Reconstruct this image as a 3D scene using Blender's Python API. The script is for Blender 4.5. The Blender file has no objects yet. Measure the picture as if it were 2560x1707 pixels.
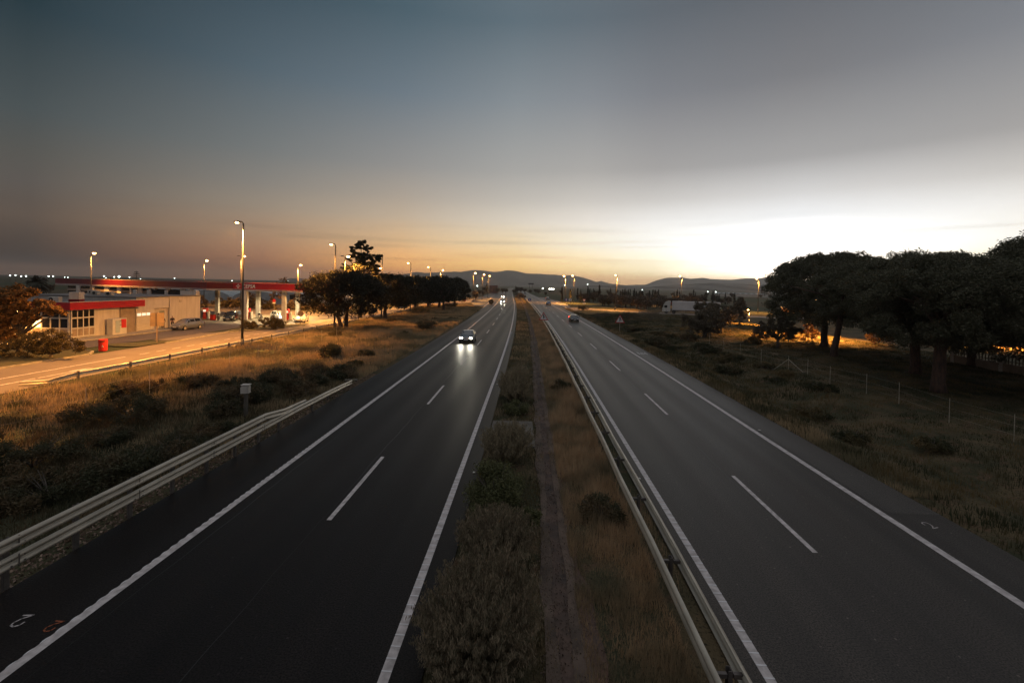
import bpy, math, random
import numpy as np
from mathutils import Vector, Matrix

# ------------------------------------------------------------------ camera
sc = bpy.context.scene
col = sc.collection
cam_d = bpy.data.cameras.new("camera"); cam = bpy.data.objects.new("camera", cam_d); col.objects.link(cam)
PITCH, ROLL, YAW, CAM_H = 0.0194, 0.0217, -0.0373, 7.411
_f = Vector((math.sin(YAW)*math.cos(PITCH), math.cos(YAW)*math.cos(PITCH), -math.sin(PITCH)))
_r = Vector((math.cos(YAW), -math.sin(YAW), 0)); _u = _r.cross(_f)
_r2 = _r*math.cos(ROLL)+_u*math.sin(ROLL); _u2 = -_r*math.sin(ROLL)+_u*math.cos(ROLL)
cam.matrix_world = Matrix(((_r2.x,_u2.x,-_f.x,0),(_r2.y,_u2.y,-_f.y,0),(_r2.z,_u2.z,-_f.z,CAM_H),(0,0,0,1)))
cam_d.sensor_width = 36; cam_d.lens = 15.914; cam_d.shift_y = -0.04644
cam_d.clip_start = 0.1; cam_d.clip_end = 60000
sc.camera = cam
# ------------------------------------------------------------------ sky
SUN_AZ = 30.0
def lin(c):
    return tuple(((v/255)/12.92 if v/255 <= .04045 else ((v/255+.055)/1.055)**2.4) for v in c)
world = bpy.data.worlds.new("World"); sc.world = world; world.use_nodes = True
nt = world.node_tree; N = nt.nodes; L = nt.links
N.clear()
def nd(tree, t, **kw):
    n = tree.nodes.new(t)
    for k, v in kw.items(): setattr(n, k, v)
    return n
def wmath(op, a, b=None, c=None, clamp=False):
    n = nd(nt, 'ShaderNodeMath', operation=op); n.use_clamp = clamp
    for i, v in enumerate((a, b, c)):
        if v is None: continue
        if isinstance(v, (int, float)): n.inputs[i].default_value = v
        else: L.new(v, n.inputs[i])
    return n.outputs[0]
tc = nd(nt, 'ShaderNodeTexCoord'); sep = nd(nt, 'ShaderNodeSeparateXYZ'); L.new(tc.outputs['Generated'], sep.inputs[0])
elev = wmath('MULTIPLY', wmath('ARCSINE', sep.outputs[2]), 180/math.pi)
hl = wmath('SQRT', wmath('ADD', wmath('MULTIPLY', sep.outputs[0], sep.outputs[0]), wmath('MULTIPLY', sep.outputs[1], sep.outputs[1])))
sx, sy = math.sin(math.radians(SUN_AZ)), math.cos(math.radians(SUN_AZ))
dot = wmath('DIVIDE', wmath('ADD', wmath('MULTIPLY', sep.outputs[0], sx), wmath('MULTIPLY', sep.outputs[1], sy)), wmath('MAXIMUM', hl, 1e-4))
daz = wmath('MULTIPLY', wmath('ARCCOSINE', wmath('MINIMUM', wmath('MAXIMUM', dot, -1.0), 1.0)), 180/math.pi)
fac = wmath('DIVIDE', elev, 60.0, clamp=True)
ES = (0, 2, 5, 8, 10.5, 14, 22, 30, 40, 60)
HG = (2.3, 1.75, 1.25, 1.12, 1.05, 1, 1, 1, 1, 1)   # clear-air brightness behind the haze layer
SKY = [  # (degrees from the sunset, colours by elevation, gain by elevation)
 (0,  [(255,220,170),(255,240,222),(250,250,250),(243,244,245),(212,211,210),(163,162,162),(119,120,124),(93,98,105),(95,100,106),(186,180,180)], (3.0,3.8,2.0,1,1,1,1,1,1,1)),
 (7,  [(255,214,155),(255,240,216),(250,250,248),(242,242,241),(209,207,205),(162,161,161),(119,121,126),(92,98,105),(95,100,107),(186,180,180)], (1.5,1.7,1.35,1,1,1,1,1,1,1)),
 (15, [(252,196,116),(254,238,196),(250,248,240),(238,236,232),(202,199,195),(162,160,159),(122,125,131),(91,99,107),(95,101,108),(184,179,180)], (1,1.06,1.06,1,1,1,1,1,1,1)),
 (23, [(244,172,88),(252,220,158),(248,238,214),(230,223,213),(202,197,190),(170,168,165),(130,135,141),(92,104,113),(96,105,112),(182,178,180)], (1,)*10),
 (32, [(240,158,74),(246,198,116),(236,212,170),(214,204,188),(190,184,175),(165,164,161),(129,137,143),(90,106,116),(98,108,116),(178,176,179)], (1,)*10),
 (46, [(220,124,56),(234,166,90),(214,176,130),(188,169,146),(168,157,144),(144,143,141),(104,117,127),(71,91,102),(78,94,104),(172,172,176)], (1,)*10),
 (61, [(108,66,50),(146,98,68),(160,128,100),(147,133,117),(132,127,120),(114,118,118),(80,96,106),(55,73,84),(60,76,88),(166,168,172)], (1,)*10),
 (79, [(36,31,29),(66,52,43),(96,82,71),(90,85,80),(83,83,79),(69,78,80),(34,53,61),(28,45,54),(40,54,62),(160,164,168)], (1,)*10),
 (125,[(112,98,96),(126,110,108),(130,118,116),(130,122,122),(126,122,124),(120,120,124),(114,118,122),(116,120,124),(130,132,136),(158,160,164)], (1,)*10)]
prev = None
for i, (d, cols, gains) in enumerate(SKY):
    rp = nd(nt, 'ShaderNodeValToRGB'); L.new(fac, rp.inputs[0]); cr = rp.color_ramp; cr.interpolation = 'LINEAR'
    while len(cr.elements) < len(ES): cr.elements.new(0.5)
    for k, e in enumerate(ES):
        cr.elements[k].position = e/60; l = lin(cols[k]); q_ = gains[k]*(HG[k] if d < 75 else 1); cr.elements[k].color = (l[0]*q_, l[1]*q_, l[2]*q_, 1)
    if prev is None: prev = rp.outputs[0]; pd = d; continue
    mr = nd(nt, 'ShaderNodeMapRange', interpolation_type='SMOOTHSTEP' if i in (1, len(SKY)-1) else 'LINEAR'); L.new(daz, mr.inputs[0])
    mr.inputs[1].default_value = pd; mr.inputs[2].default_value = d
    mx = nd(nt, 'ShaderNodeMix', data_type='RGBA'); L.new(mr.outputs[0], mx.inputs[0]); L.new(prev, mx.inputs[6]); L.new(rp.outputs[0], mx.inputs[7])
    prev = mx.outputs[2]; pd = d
# thin dark streaks of cloud low above the left horizon
mp = nd(nt, 'ShaderNodeMapping'); mp.inputs['Scale'].default_value = (1.6, 1.6, 38); L.new(tc.outputs['Generated'], mp.inputs[0])
nz = nd(nt, 'ShaderNodeTexNoise'); nz.inputs['Scale'].default_value = 2.4; nz.inputs['Detail'].default_value = 4; L.new(mp.outputs[0], nz.inputs[0])
cm = nd(nt, 'ShaderNodeMapRange'); L.new(nz.outputs[0], cm.inputs[0]); cm.inputs[1].default_value = .52; cm.inputs[2].default_value = .72
lo = nd(nt, 'ShaderNodeMapRange'); L.new(elev, lo.inputs[0]); lo.inputs[1].default_value = 9; lo.inputs[2].default_value = 3
cf = wmath('MULTIPLY', wmath('MULTIPLY', cm.outputs[0], lo.outputs[0]), .28)
cx = nd(nt, 'ShaderNodeMix', data_type='RGBA'); L.new(cf, cx.inputs[0]); L.new(prev, cx.inputs[6]); cx.inputs[7].default_value = (*lin((74, 62, 60)), 1)
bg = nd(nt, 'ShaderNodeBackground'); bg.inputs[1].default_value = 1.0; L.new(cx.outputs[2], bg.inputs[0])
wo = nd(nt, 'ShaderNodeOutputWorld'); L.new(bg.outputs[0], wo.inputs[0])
# the sun has set: no sun lamp, only afterglow plus unseen sky brightened overhead and behind
sc.view_settings.view_transform = 'Standard'; sc.view_settings.look = 'None'
sc.view_settings.exposure = 0.15; sc.view_settings.gamma = 1
try: sc.cycles.use_denoising = True
except Exception: pass
sc.cycles.max_bounces = 6; sc.cycles.volume_bounces = 0; sc.cycles.transparent_max_bounces = 8
sc.cycles.sample_clamp_indirect = 4

# ------------------------------------------------------------------ helpers
RNG = np.random.default_rng(7); random.seed(7)
def tag(o, label=None, cat=None, group=None, kind=None):
    if label: o['label'] = label
    if cat: o['category'] = cat
    if group: o['group'] = group
    if kind: o['kind'] = kind
    return o
def thing(name, label, cat, loc=(0, 0, 0), rz=0, group=None):
    o = bpy.data.objects.new(name, None); col.objects.link(o); o.empty_display_size = .3
    o.location = loc; o.rotation_euler = (0, 0, rz)
    return tag(o, label, cat, group)
def link(name, me, parent=None, m=None):
    if m is not None and not me.materials: me.materials.append(m)
    o = bpy.data.objects.new(name, me); col.objects.link(o); o.parent = parent
    return o
def kids(o): return [c for c in bpy.data.objects if c.parent == o]
def dup(o, loc=None, rz=None, label=None, group=None, scale=None, parent=None):
    c = o.copy(); col.objects.link(c)
    if parent is not None: c.parent = parent
    if loc is not None: c.location = loc
    if rz is not None: c.rotation_euler = (0, 0, rz)
    if scale is not None: c.scale = scale if hasattr(scale, '__len__') else (scale,)*3
    if label: c['label'] = label
    if group: c['group'] = group
    for ch in CH.get(o.name, None) or kids(o): dup(ch, parent=c)
    return c
CH = {}
def freeze(o):
    CH[o.name] = kids(o)
    for c in CH[o.name]: freeze(c)
    return o

def mat(name, c, rough=.8, var=.25, scale=3., bump=0., bscale=40., metal=0., spec=.5, c2=None, detail=5, coat=0., aniso=None):
    m = bpy.data.materials.new(name); m.use_nodes = True; t = m.node_tree; b = t.nodes['Principled BSDF']
    b.inputs['Roughness'].default_value = rough; b.inputs['Metallic'].default_value = metal
    b.inputs['Specular IOR Level'].default_value = spec
    if coat: b.inputs['Coat Weight'].default_value = coat; b.inputs['Coat Roughness'].default_value = .08
    tcx = nd(t, 'ShaderNodeTexCoord'); src = tcx.outputs['Object']
    if aniso:
        mpp = nd(t, 'ShaderNodeMapping'); mpp.inputs['Scale'].default_value = aniso; t.links.new(src, mpp.inputs[0]); src = mpp.outputs[0]
    if var or c2:
        n = nd(t, 'ShaderNodeTexNoise'); n.inputs['Scale'].default_value = scale; n.inputs['Detail'].default_value = detail
        t.links.new(src, n.inputs[0])
        rr = nd(t, 'ShaderNodeMapRange'); rr.inputs[1].default_value = .33; rr.inputs[2].default_value = .67; t.links.new(n.outputs[0], rr.inputs[0])
        x = nd(t, 'ShaderNodeMix', data_type='RGBA'); t.links.new(rr.outputs[0], x.inputs[0])
        a = c; bb = c2 or tuple(v*(1-var) for v in c)
        x.inputs[6].default_value = (*[min(1, v*(1+var*.5)) for v in a], 1) if not c2 else (*a, 1); x.inputs[7].default_value = (*bb, 1)
        t.links.new(x.outputs[2], b.inputs['Base Color'])
    else: b.inputs['Base Color'].default_value = (*c, 1)
    if bump:
        n2 = nd(t, 'ShaderNodeTexNoise'); n2.inputs['Scale'].default_value = bscale; n2.inputs['Detail'].default_value = 4; t.links.new(src, n2.inputs[0])
        bp = nd(t, 'ShaderNodeBump'); bp.inputs['Strength'].default_value = bump; bp.inputs['Distance'].default_value = .02
        t.links.new(n2.outputs[0], bp.inputs['Height']); t.links.new(bp.outputs[0], b.inputs['Normal'])
    return m
def leafmat(name, ca, cb, patch=None, pscale=.6, trans=.25, rough=.7):
    """leaf colour varies leaf by leaf; optional large patches of a second tone"""
    m = bpy.data.materials.new(name); m.use_nodes = True; t = m.node_tree; b = t.nodes['Principled BSDF']
    b.inputs['Roughness'].default_value = rough; b.inputs['Specular IOR Level'].default_value = .25
    g = nd(t, 'ShaderNodeNewGeometry'); x = nd(t, 'ShaderNodeMix', data_type='RGBA')
    t.links.new(g.outputs['Random Per Island'], x.inputs[0]); x.inputs[6].default_value = (*ca, 1); x.inputs[7].default_value = (*cb, 1)
    out = x.outputs[2]
    if patch:
        n = nd(t, 'ShaderNodeTexNoise'); n.inputs['Scale'].default_value = pscale; n.inputs['Detail'].default_value = 4
        t.links.new(g.outputs['Position'], n.inputs[0])
        rr = nd(t, 'ShaderNodeMapRange'); rr.inputs[1].default_value = .45; rr.inputs[2].default_value = .58; t.links.new(n.outputs[0], rr.inputs[0])
        y = nd(t, 'ShaderNodeMix', data_type='RGBA'); t.links.new(rr.outputs[0], y.inputs[0]); t.links.new(out, y.inputs[6]); y.inputs[7].default_value = (*patch, 1); out = y.outputs[2]
    t.links.new(out, b.inputs['Base Color'])
    if trans:
        tr = nd(t, 'ShaderNodeBsdfTranslucent'); t.links.new(out, tr.inputs[0]); ms = nd(t, 'ShaderNodeMixShader'); ms.inputs[0].default_value = trans
        t.links.new(b.outputs[0], ms.inputs[1]); t.links.new(tr.outputs[0], ms.inputs[2]); t.links.new(ms.outputs[0], t.nodes['Material Output'].inputs[0])
    return m
def emat(name, c, s):
    m = bpy.data.materials.new(name); m.use_nodes = True; b = m.node_tree.nodes['Principled BSDF']
    b.inputs['Base Color'].default_value = (*c, 1); b.inputs['Emission Color'].default_value = (*c, 1); b.inputs['Emission Strength'].default_value = s
    return m

class MB:
    def __init__(s): s.v = []; s.f = []
    def add(s, vs, fs):
        o = len(s.v); s.v += [tuple(p) for p in vs]; s.f += [tuple(i+o for i in f) for f in fs]; return s
    def box(s, c, d, rz=0, tilt=None):
        cx, cy, cz = c; hx, hy, hz = d[0]/2, d[1]/2, d[2]/2
        ca, sa = math.cos(rz), math.sin(rz); P = []
        for z in (-hz, hz):
            for x, y in ((-hx, -hy), (hx, -hy), (hx, hy), (-hx, hy)):
                P.append((cx+x*ca-y*sa, cy+x*sa+y*ca, cz+z))
        return s.add(P, [(0,3,2,1),(4,5,6,7),(0,1,5,4),(1,2,6,5),(2,3,7,6),(3,0,4,7)])
    def tube(s, pts, rads, n=8, cap=True):
        pts = [Vector(p) for p in pts]; o = len(s.v); k = len(pts)
        if not hasattr(rads, '__len__'): rads = [rads]*k
        for i, p in enumerate(pts):
            d = (pts[min(i+1, k-1)]-pts[max(i-1, 0)]).normalized()
            a = Vector((0, 0, 1)) if abs(d.z) < .9 else Vector((1, 0, 0))
            u = d.cross(a).normalized(); w = d.cross(u)
            for j in range(n):
                t = 2*math.pi*j/n; s.v.append(tuple(p+(u*math.cos(t)+w*math.sin(t))*rads[i]))
        for i in range(k-1):
            for j in range(n):
                j2 = (j+1) % n; s.f.append((o+i*n+j, o+i*n+j2, o+(i+1)*n+j2, o+(i+1)*n+j))
        if cap:
            s.f.append(tuple(o+j for j in range(n))[::-1]); s.f.append(tuple(o+(k-1)*n+j for j in range(n)))
        return s
    def cyl(s, p0, p1, r0, r1=None, n=16): return s.tube([p0, p1], [r0, r0 if r1 is None else r1], n)
    def prism(s, poly, axis, a, b):
        """extrude a 2D polygon along an axis ('x','y','z') from a to b"""
        n = len(poly); P = []
        for t in (a, b):
            for (p, q) in poly: P.append({'x': (t, p, q), 'y': (p, t, q), 'z': (p, q, t)}[axis])
        return s.add(P, [tuple(range(n))[::-1], tuple(range(n, 2*n))]+[(i, (i+1) % n, n+(i+1) % n, n+i) for i in range(n)])
    def strip(s, left, right):
        o = len(s.v); n = len(left)
        for a, b in zip(left, right): s.v += [tuple(a), tuple(b)]
        s.f += [(o+2*i, o+2*i+1, o+2*i+3, o+2*i+2) for i in range(n-1)]; return s
    def sweep(s, path, prof):
        """prof: list of (side, up); path: list of points; side is to the right of travel"""
        k = len(prof); o = len(s.v)
        for i, p in enumerate(path):
            p = Vector(p); d = Vector(path[min(i+1, len(path)-1)])-Vector(path[max(i-1, 0)]); d.z = 0; d.normalize(); r = Vector((d.y, -d.x, 0))
            for a, b in prof: s.v.append(tuple(p+r*a+Vector((0, 0, b))))
        for i in range(len(path)-1):
            for j in range(k-1): s.f.append((o+i*k+j, o+i*k+j+1, o+(i+1)*k+j+1, o+(i+1)*k+j))
        return s
    def build(s, name, m, parent=None, smooth=False, bevel=0, tr=None):
        me = bpy.data.meshes.new(name); me.from_pydata(s.v, [], s.f); me.validate(); me.update()
        if smooth: me.polygons.foreach_set('use_smooth', [True]*len(me.polygons))
        o = link(name, me, parent, m)
        if bevel:
            md = o.modifiers.new('bevel', 'BEVEL'); md.width = bevel; md.segments = 2; md.limit_method = 'ANGLE'
        return o
def npmesh(name, V, F):
    """V (n,3) array, F (m,k) array of equal-size faces"""
    me = bpy.data.meshes.new(name); V = np.asarray(V, np.float32); F = np.asarray(F, np.int32); m, k = F.shape
    me.vertices.add(len(V)); me.vertices.foreach_set('co', V.ravel())
    me.loops.add(m*k); me.loops.foreach_set('vertex_index', F.ravel())
    me.polygons.add(m); me.polygons.foreach_set('loop_start', np.arange(0, m*k, k, dtype=np.int32)); me.polygons.foreach_set('loop_total', np.full(m, k, np.int32))
    me.update(calc_edges=True); return me
def rdir(n, rng=RNG):
    v = rng.normal(size=(n, 3)); return v/np.linalg.norm(v, axis=1, keepdims=True)
def leaves(P, size, ratio=.45, rng=RNG, up=0.):
    """one small rhombic leaf or tuft per point"""
    n = len(P); u = rdir(n, rng); u[:, 2] += up; u /= np.linalg.norm(u, axis=1, keepdims=True)
    w = np.cross(u, rdir(n, rng)); w /= np.linalg.norm(w, axis=1, keepdims=True)+1e-9
    s = (size*rng.uniform(.6, 1.35, n))[:, None]
    V = np.stack([P-u*s*.5, P+w*s*ratio*.5, P+u*s*.5, P-w*s*ratio*.5], 1).reshape(-1, 3)
    return V, np.arange(4*n).reshape(n, 4)
def merge(parts):
    V = []; F = []; o = 0
    for v, f in parts: V.append(v); F.append(f+o); o += len(v)
    return np.concatenate(V), np.concatenate(F)
def blades(P, h, w, lean=.35, rng=RNG):
    n = len(P); a = rng.uniform(0, 2*np.pi, n); d = np.stack([np.cos(a), np.sin(a), np.zeros(n)], 1)*(w*rng.uniform(.6, 1.4, n))[:, None]*.5
    b = rng.uniform(0, 2*np.pi, n); l = h*lean*rng.uniform(0, 1, n); top = P+np.stack([np.cos(b)*l, np.sin(b)*l, h], 1)
    V = np.stack([P-d, P+d, top], 1).reshape(-1, 3)
    return V, np.arange(3*n).reshape(n, 3)
def vnoise(x, y, s, seed=0):
    """smooth value noise in 0..1"""
    r = np.random.default_rng(seed).random((64, 64)); x = np.asarray(x)/s; y = np.asarray(y)/s
    xi = np.floor(x).astype(int); yi = np.floor(y).astype(int); fx = x-xi; fy = y-yi; fx = fx*fx*(3-2*fx); fy = fy*fy*(3-2*fy)
    g = lambda a, b: r[a % 64, b % 64]
    return (g(xi, yi)*(1-fx)+g(xi+1, yi)*fx)*(1-fy)+(g(xi, yi+1)*(1-fx)+g(xi+1, yi+1)*fx)*fy
# road centre shift: the motorway bends gently left beyond 60 m
_CY = [-200, 60, 100, 150, 200, 260, 420, 700, 1200]; _CX = [0, 0, -.75, -2.1, -3.9, -6.5, -13.2, -23, -38]
_cf = np.polyfit(_CY[2:], _CX[2:], 3)
def cv(y): return float(np.interp(y, _CY, _CX))
def cvs(y):  # smoothed
    return sum(cv(y+d) for d in (-24, -12, 0, 12, 24))/5 if y > 40 else 0.
YS = [-14]+list(range(-8, 60, 8))+list(range(60, 460, 10))+list(range(460, 1200, 40))
def band(x0, x1, y0, y1, z, name=None, m=None, **kw):
    ys = [y0]+[y for y in YS if y0 < y < y1]+[y1]
    b = MB().strip([(x0+cvs(y), y, z) for y in ys], [(x1+cvs(y), y, z) for y in ys])
    return b

# ------------------------------------------------------------------ materials
def roadmat(name, c, spec, rough, tint):
    m = bpy.data.materials.new(name); m.use_nodes = True; t = m.node_tree; b = t.nodes['Principled BSDF']
    b.inputs['Roughness'].default_value = rough; b.inputs['Specular IOR Level'].default_value = spec
    tcx = nd(t, 'ShaderNodeTexCoord')
    def noise(sc_, scale, det=4):
        mpp = nd(t, 'ShaderNodeMapping'); mpp.inputs['Scale'].default_value = sc_; t.links.new(tcx.outputs['Object'], mpp.inputs[0])
        n = nd(t, 'ShaderNodeTexNoise'); n.inputs['Scale'].default_value = scale; n.inputs['Detail'].default_value = det; t.links.new(mpp.outputs[0], n.inputs[0]); return n.outputs[0]
    grain = noise((1, 1, 1), 28, 6); streak = noise((1.1, .02, 1), 1.6); patch = noise((1, .25, 1), .35)
    def mixc(fac, a, bcol, lo=.35, hi=.65):
        rr = nd(t, 'ShaderNodeMapRange'); rr.inputs[1].default_value = lo; rr.inputs[2].default_value = hi; t.links.new(fac, rr.inputs[0])
        x = nd(t, 'ShaderNodeMix', data_type='RGBA'); t.links.new(rr.outputs[0], x.inputs[0])
        for k, v in ((6, a), (7, bcol)):
            if isinstance(v, tuple): x.inputs[k].default_value = (*v, 1)
            else: t.links.new(v, x.inputs[k])
        return x.outputs[2]
    a = mixc(streak, tuple(v*.78 for v in c), tuple(v*1.12 for v in c)); p_ = mixc(patch, a, tint, .4, .9)
    g = mixc(grain, tuple(v*.2 for v in c), p_, .36, .6)
    sx_ = nd(t, 'ShaderNodeSeparateXYZ'); t.links.new(tcx.outputs['Object'], sx_.inputs[0])
    wv = nd(t, 'ShaderNodeMath', operation='MULTIPLY_ADD'); t.links.new(sx_.outputs[0], wv.inputs[0]); wv.inputs[1].default_value = 2*math.pi/1.8; wv.inputs[2].default_value = -5.6*2*math.pi/1.8
    wc = nd(t, 'ShaderNodeMath', operation='COSINE'); t.links.new(wv.outputs[0], wc.inputs[0])
    wm = nd(t, 'ShaderNodeMath', operation='MULTIPLY_ADD'); t.links.new(wc.outputs[0], wm.inputs[0]); t.links.new(streak, wm.inputs[1]); wm.inputs[2].default_value = 1.0
    wr = nd(t, 'ShaderNodeMapRange'); t.links.new(wm.outputs[0], wr.inputs[0]); wr.inputs[1].default_value = .4; wr.inputs[2].default_value = 1.6; wr.inputs[3].default_value = rough+.04; wr.inputs[4].default_value = rough-.03; t.links.new(wr.outputs[0], b.inputs['Roughness'])
    wb_ = nd(t, 'ShaderNodeMapRange'); t.links.new(wm.outputs[0], wb_.inputs[0]); wb_.inputs[1].default_value = .4; wb_.inputs[2].default_value = 1.6; wb_.inputs[3].default_value = 1.09; wb_.inputs[4].default_value = .92
    vm = nd(t, 'ShaderNodeVectorMath', operation='SCALE'); t.links.new(g, vm.inputs[0]); t.links.new(wb_.outputs[0], vm.inputs['Scale']); g = vm.outputs[0]
    vor = nd(t, 'ShaderNodeTexVoronoi'); vor.inputs['Scale'].default_value = 26; t.links.new(tcx.outputs['Object'], vor.inputs[0])
    rr = nd(t, 'ShaderNodeMapRange'); rr.inputs[1].default_value = .93; rr.inputs[2].default_value = .99; t.links.new(vor.outputs['Color'], rr.inputs[0])
    x = nd(t, 'ShaderNodeMix', data_type='RGBA'); t.links.new(rr.outputs[0], x.inputs[0]); t.links.new(g, x.inputs[6]); x.inputs[7].default_value = (*[v*2.6 for v in c], 1)
    t.links.new(x.outputs[2], b.inputs['Base Color'])
    bp = nd(t, 'ShaderNodeBump'); bp.inputs['Strength'].default_value = .5; bp.inputs['Distance'].default_value = .012; t.links.new(grain, bp.inputs['Height']); t.links.new(bp.outputs[0], b.inputs['Normal'])
    return m
M = {}
M['asphL'] = roadmat('dark_asphalt', (.017, .0135, .013), .12, .45, (.028, .022, .02))
M['asphR'] = roadmat('grey_asphalt', (.072, .059, .05), .28, .48, (.06, .05, .043))
M['asphS'] = roadmat('worn_shoulder_asphalt', (.085, .071, .06), .4, .52, (.1, .083, .07))
M['service'] = mat('pale_service_asphalt', (.2, .165, .13), .75, .3, .25, .4, 30, c2=(.15, .12, .095))
M['forecourt'] = mat('forecourt_asphalt', (.085, .07, .066), .6, .3, .2, .3, 30, c2=(.12, .1, .09))
M['slab'] = mat('concrete_slab', (.14, .122, .1), .9, .3, 2.2, .5, 20, c2=(.085, .072, .06))
M['kerb'] = mat('kerb_concrete', (.3, .27, .22), .85, .3, 2., .4, 20)
M['dirt'] = mat('bare_reddish_dirt', (.15, .085, .06), .95, .4, 1.5, .8, 14, c2=(.08, .055, .045))
M['paint'] = mat('road_paint', (.66, .6, .59), .7, .2, 5., .3, 50, c2=(.38, .34, .33), detail=12)
M['paintd'] = mat('worn_road_paint', (.6, .58, .58), .7, .2, 7., .3, 50, c2=(.4, .38, .38), detail=8)
M['orange_spray'] = mat('orange_spray_paint', (.35, .1, .04), .8, .3, 9.)
M['galv'] = mat('galvanised_steel', (.56, .5, .41), .45, .25, 1.2, .15, 12, metal=.35, c2=(.4, .355, .29))
M['galvd'] = mat('weathered_steel_post', (.16, .14, .13), .6, .3, 3., metal=.5)
M['pole'] = mat('pole_steel', (.085, .08, .078), .5, .2, 2., metal=.5)
M['polew'] = mat('dark_lamp_housing', (.1, .09, .085), .5, .2, 3.)
M['render'] = mat('cream_wall_render', (.62, .57, .51), .85, .18, .8, .3, 25, c2=(.5, .45, .4), aniso=(3, 3, .4))
M['white'] = mat('white_painted', (.55, .53, .49), .6, .12, 1.5)
M['column'] = mat('column_paint', (.3, .285, .26), .6, .15, 1.5)
M['brownwall'] = mat('tan_wall', (.3, .235, .18), .85, .2, 1.5)
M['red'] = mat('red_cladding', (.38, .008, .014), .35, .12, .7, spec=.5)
M['red_shade'] = mat('shaded_red_cladding', (.15, .007, .011), .45, .2, .4, spec=.4)  # same red cladding, darkened in colour for the less lit canopy faces
M['redplastic'] = mat('red_plastic', (.55, .03, .02), .4, .15, 3.)
M['roofgrey'] = mat('grey_roof_felt', (.16, .15, .145), .9, .3, .8)
M['darkglass'] = mat('dark_glass', (.012, .013, .015), .08, 0, spec=.6)
M['black'] = mat('black_rubber', (.02, .02, .02), .7, .2, 5.)
M['bark'] = mat('pine_bark', (.12, .07, .05), .95, .5, 3., 1., 9, c2=(.05, .035, .03), aniso=(2.4, 2.4, .6))
M['barkg'] = mat('grey_bark', (.11, .09, .075), .95, .4, 4., .8, 12)
M['brown_sign'] = mat('sign_back_metal', (.2, .14, .1), .6, .2, 2.)
M['wood'] = mat('weathered_wood', (.2, .16, .12), .9, .3, 3.)
M['signred'] = mat('sign_red', (.5, .02, .02), .45, .1, 3.)
M['signwhite'] = mat('sign_white', (.78, .76, .74), .45, .06, 3.)
M['signblue'] = mat('sign_blue', (.02, .05, .25), .45, .1, 3.)
M['signblack'] = mat('sign_black', (.01, .01, .01), .5, 0)
M['tunnel'] = mat('greenhouse_plastic', (.42, .44, .44), .45, .3, .5, c2=(.28, .3, .3))
M['brick'] = mat('terracotta_facade', (.26, .13, .1), .85, .2, .2)
M['skin'] = mat('skin', (.45, .27, .2), .6, .1, 5.)
M['hair'] = mat('dark_hair', (.02, .015, .012), .6, .2, 9.)
M['cloth_k'] = mat('black_cloth', (.02, .02, .024), .9, .3, 6.)
M['cloth_r'] = mat('dark_red_cloth', (.14, .025, .02), .9, .3, 6.)
M['jeans'] = mat('dark_denim', (.03, .035, .05), .9, .3, 6.)
E_SOD = (1.0, .41, .075)
M['sodium'] = emat('sodium_lamp_glass', (1.0, .52, .16), 30)
M['white_lamp'] = emat('cool_white_lamp', (.85, 1.0, .9), 10)
M['head'] = emat('headlight_lit', (1.0, .93, .74), 30)
M['tail'] = emat('tail_light_lit', (1.0, .04, .02), 22)
M['ind'] = emat('indicator_lit', (1.0, .42, .05), 9)
M['tailoff'] = mat('tail_lens', (.25, .01, .01), .2, 0)
M['headoff'] = mat('headlight_lens', (.5, .5, .5), .1, 0, spec=.8)
M['litwin'] = emat('lit_window', (1.0, .8, .5), 1.6)
M['screen'] = emat('lit_panel', (1.0, .9, .7), .8)

# ------------------------------------------------------------------ terrain
def gz(x, y):
    x = np.asarray(x, float); y = np.asarray(y, float); c = np.interp(y, _CY, _CX)
    xl = x-c
    wob = (vnoise(x, y, 2.3, 1)-.5)*.16+(vnoise(x, y, 7., 2)-.5)*.3
    def win(v, a, b, e): return np.clip((v-a)/e, 0, 1)*np.clip((b-v)/e, 0, 1)
    w = win(xl, -31., -12.6, 2.)*win(y, -60, 150, 8)+win(xl, 14.6, 80, 3.)*win(y, -60, 128, 10)+.35*win(xl, -1.7, .2, .5)*win(y, -60, 600, 5)
    z = -.06+wob*w-.55*win(xl, -26, -13., 4)*win(y, -60, 30, 14)-.45*win(xl, 15, 22, 3)*win(y, -60, 140, 14)
    for mx, my, h, r in ((38, 59.4, .4, 2.4), (33.5, 50.7, .35, 2.2), (30.7, 34.8, .25, 2.), (35, 42.1, .2, 2.), (-29, 68.8, .15, 1.5)):
        z = z+h*np.exp(-((x-mx)**2+(y-my)**2)/r**2)
    return z
def axis(a, b, step, far, g=1.35):
    v = list(np.arange(a, b+.01, step)); s = step; x = b
    while x < far: s *= g; x += s; v.append(x)
    s = step; x = a
    while x > -far: s *= g; x -= s; v.insert(0, x)
    return np.array(v)
gx = axis(-62, 84, .9, 6200); gy = axis(-8, 165, .9, 6200)
X, Y = np.meshgrid(gx, gy); Z = gz(X, Y); V = np.stack([X, Y, Z], -1).reshape(-1, 3)
nx = len(gx); ny = len(gy); I = np.arange(nx*ny).reshape(ny, nx)
Fq = np.stack([I[:-1, :-1], I[:-1, 1:], I[1:, 1:], I[1:, :-1]], -1).reshape(-1, 4)
gm = bpy.data.materials.new('dry_ground'); gm.use_nodes = True; t = gm.node_tree; b = t.nodes['Principled BSDF']
b.inputs['Roughness'].default_value = 1; b.inputs['Specular IOR Level'].default_value = .1
tcx = nd(t, 'ShaderNodeTexCoord')
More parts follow.
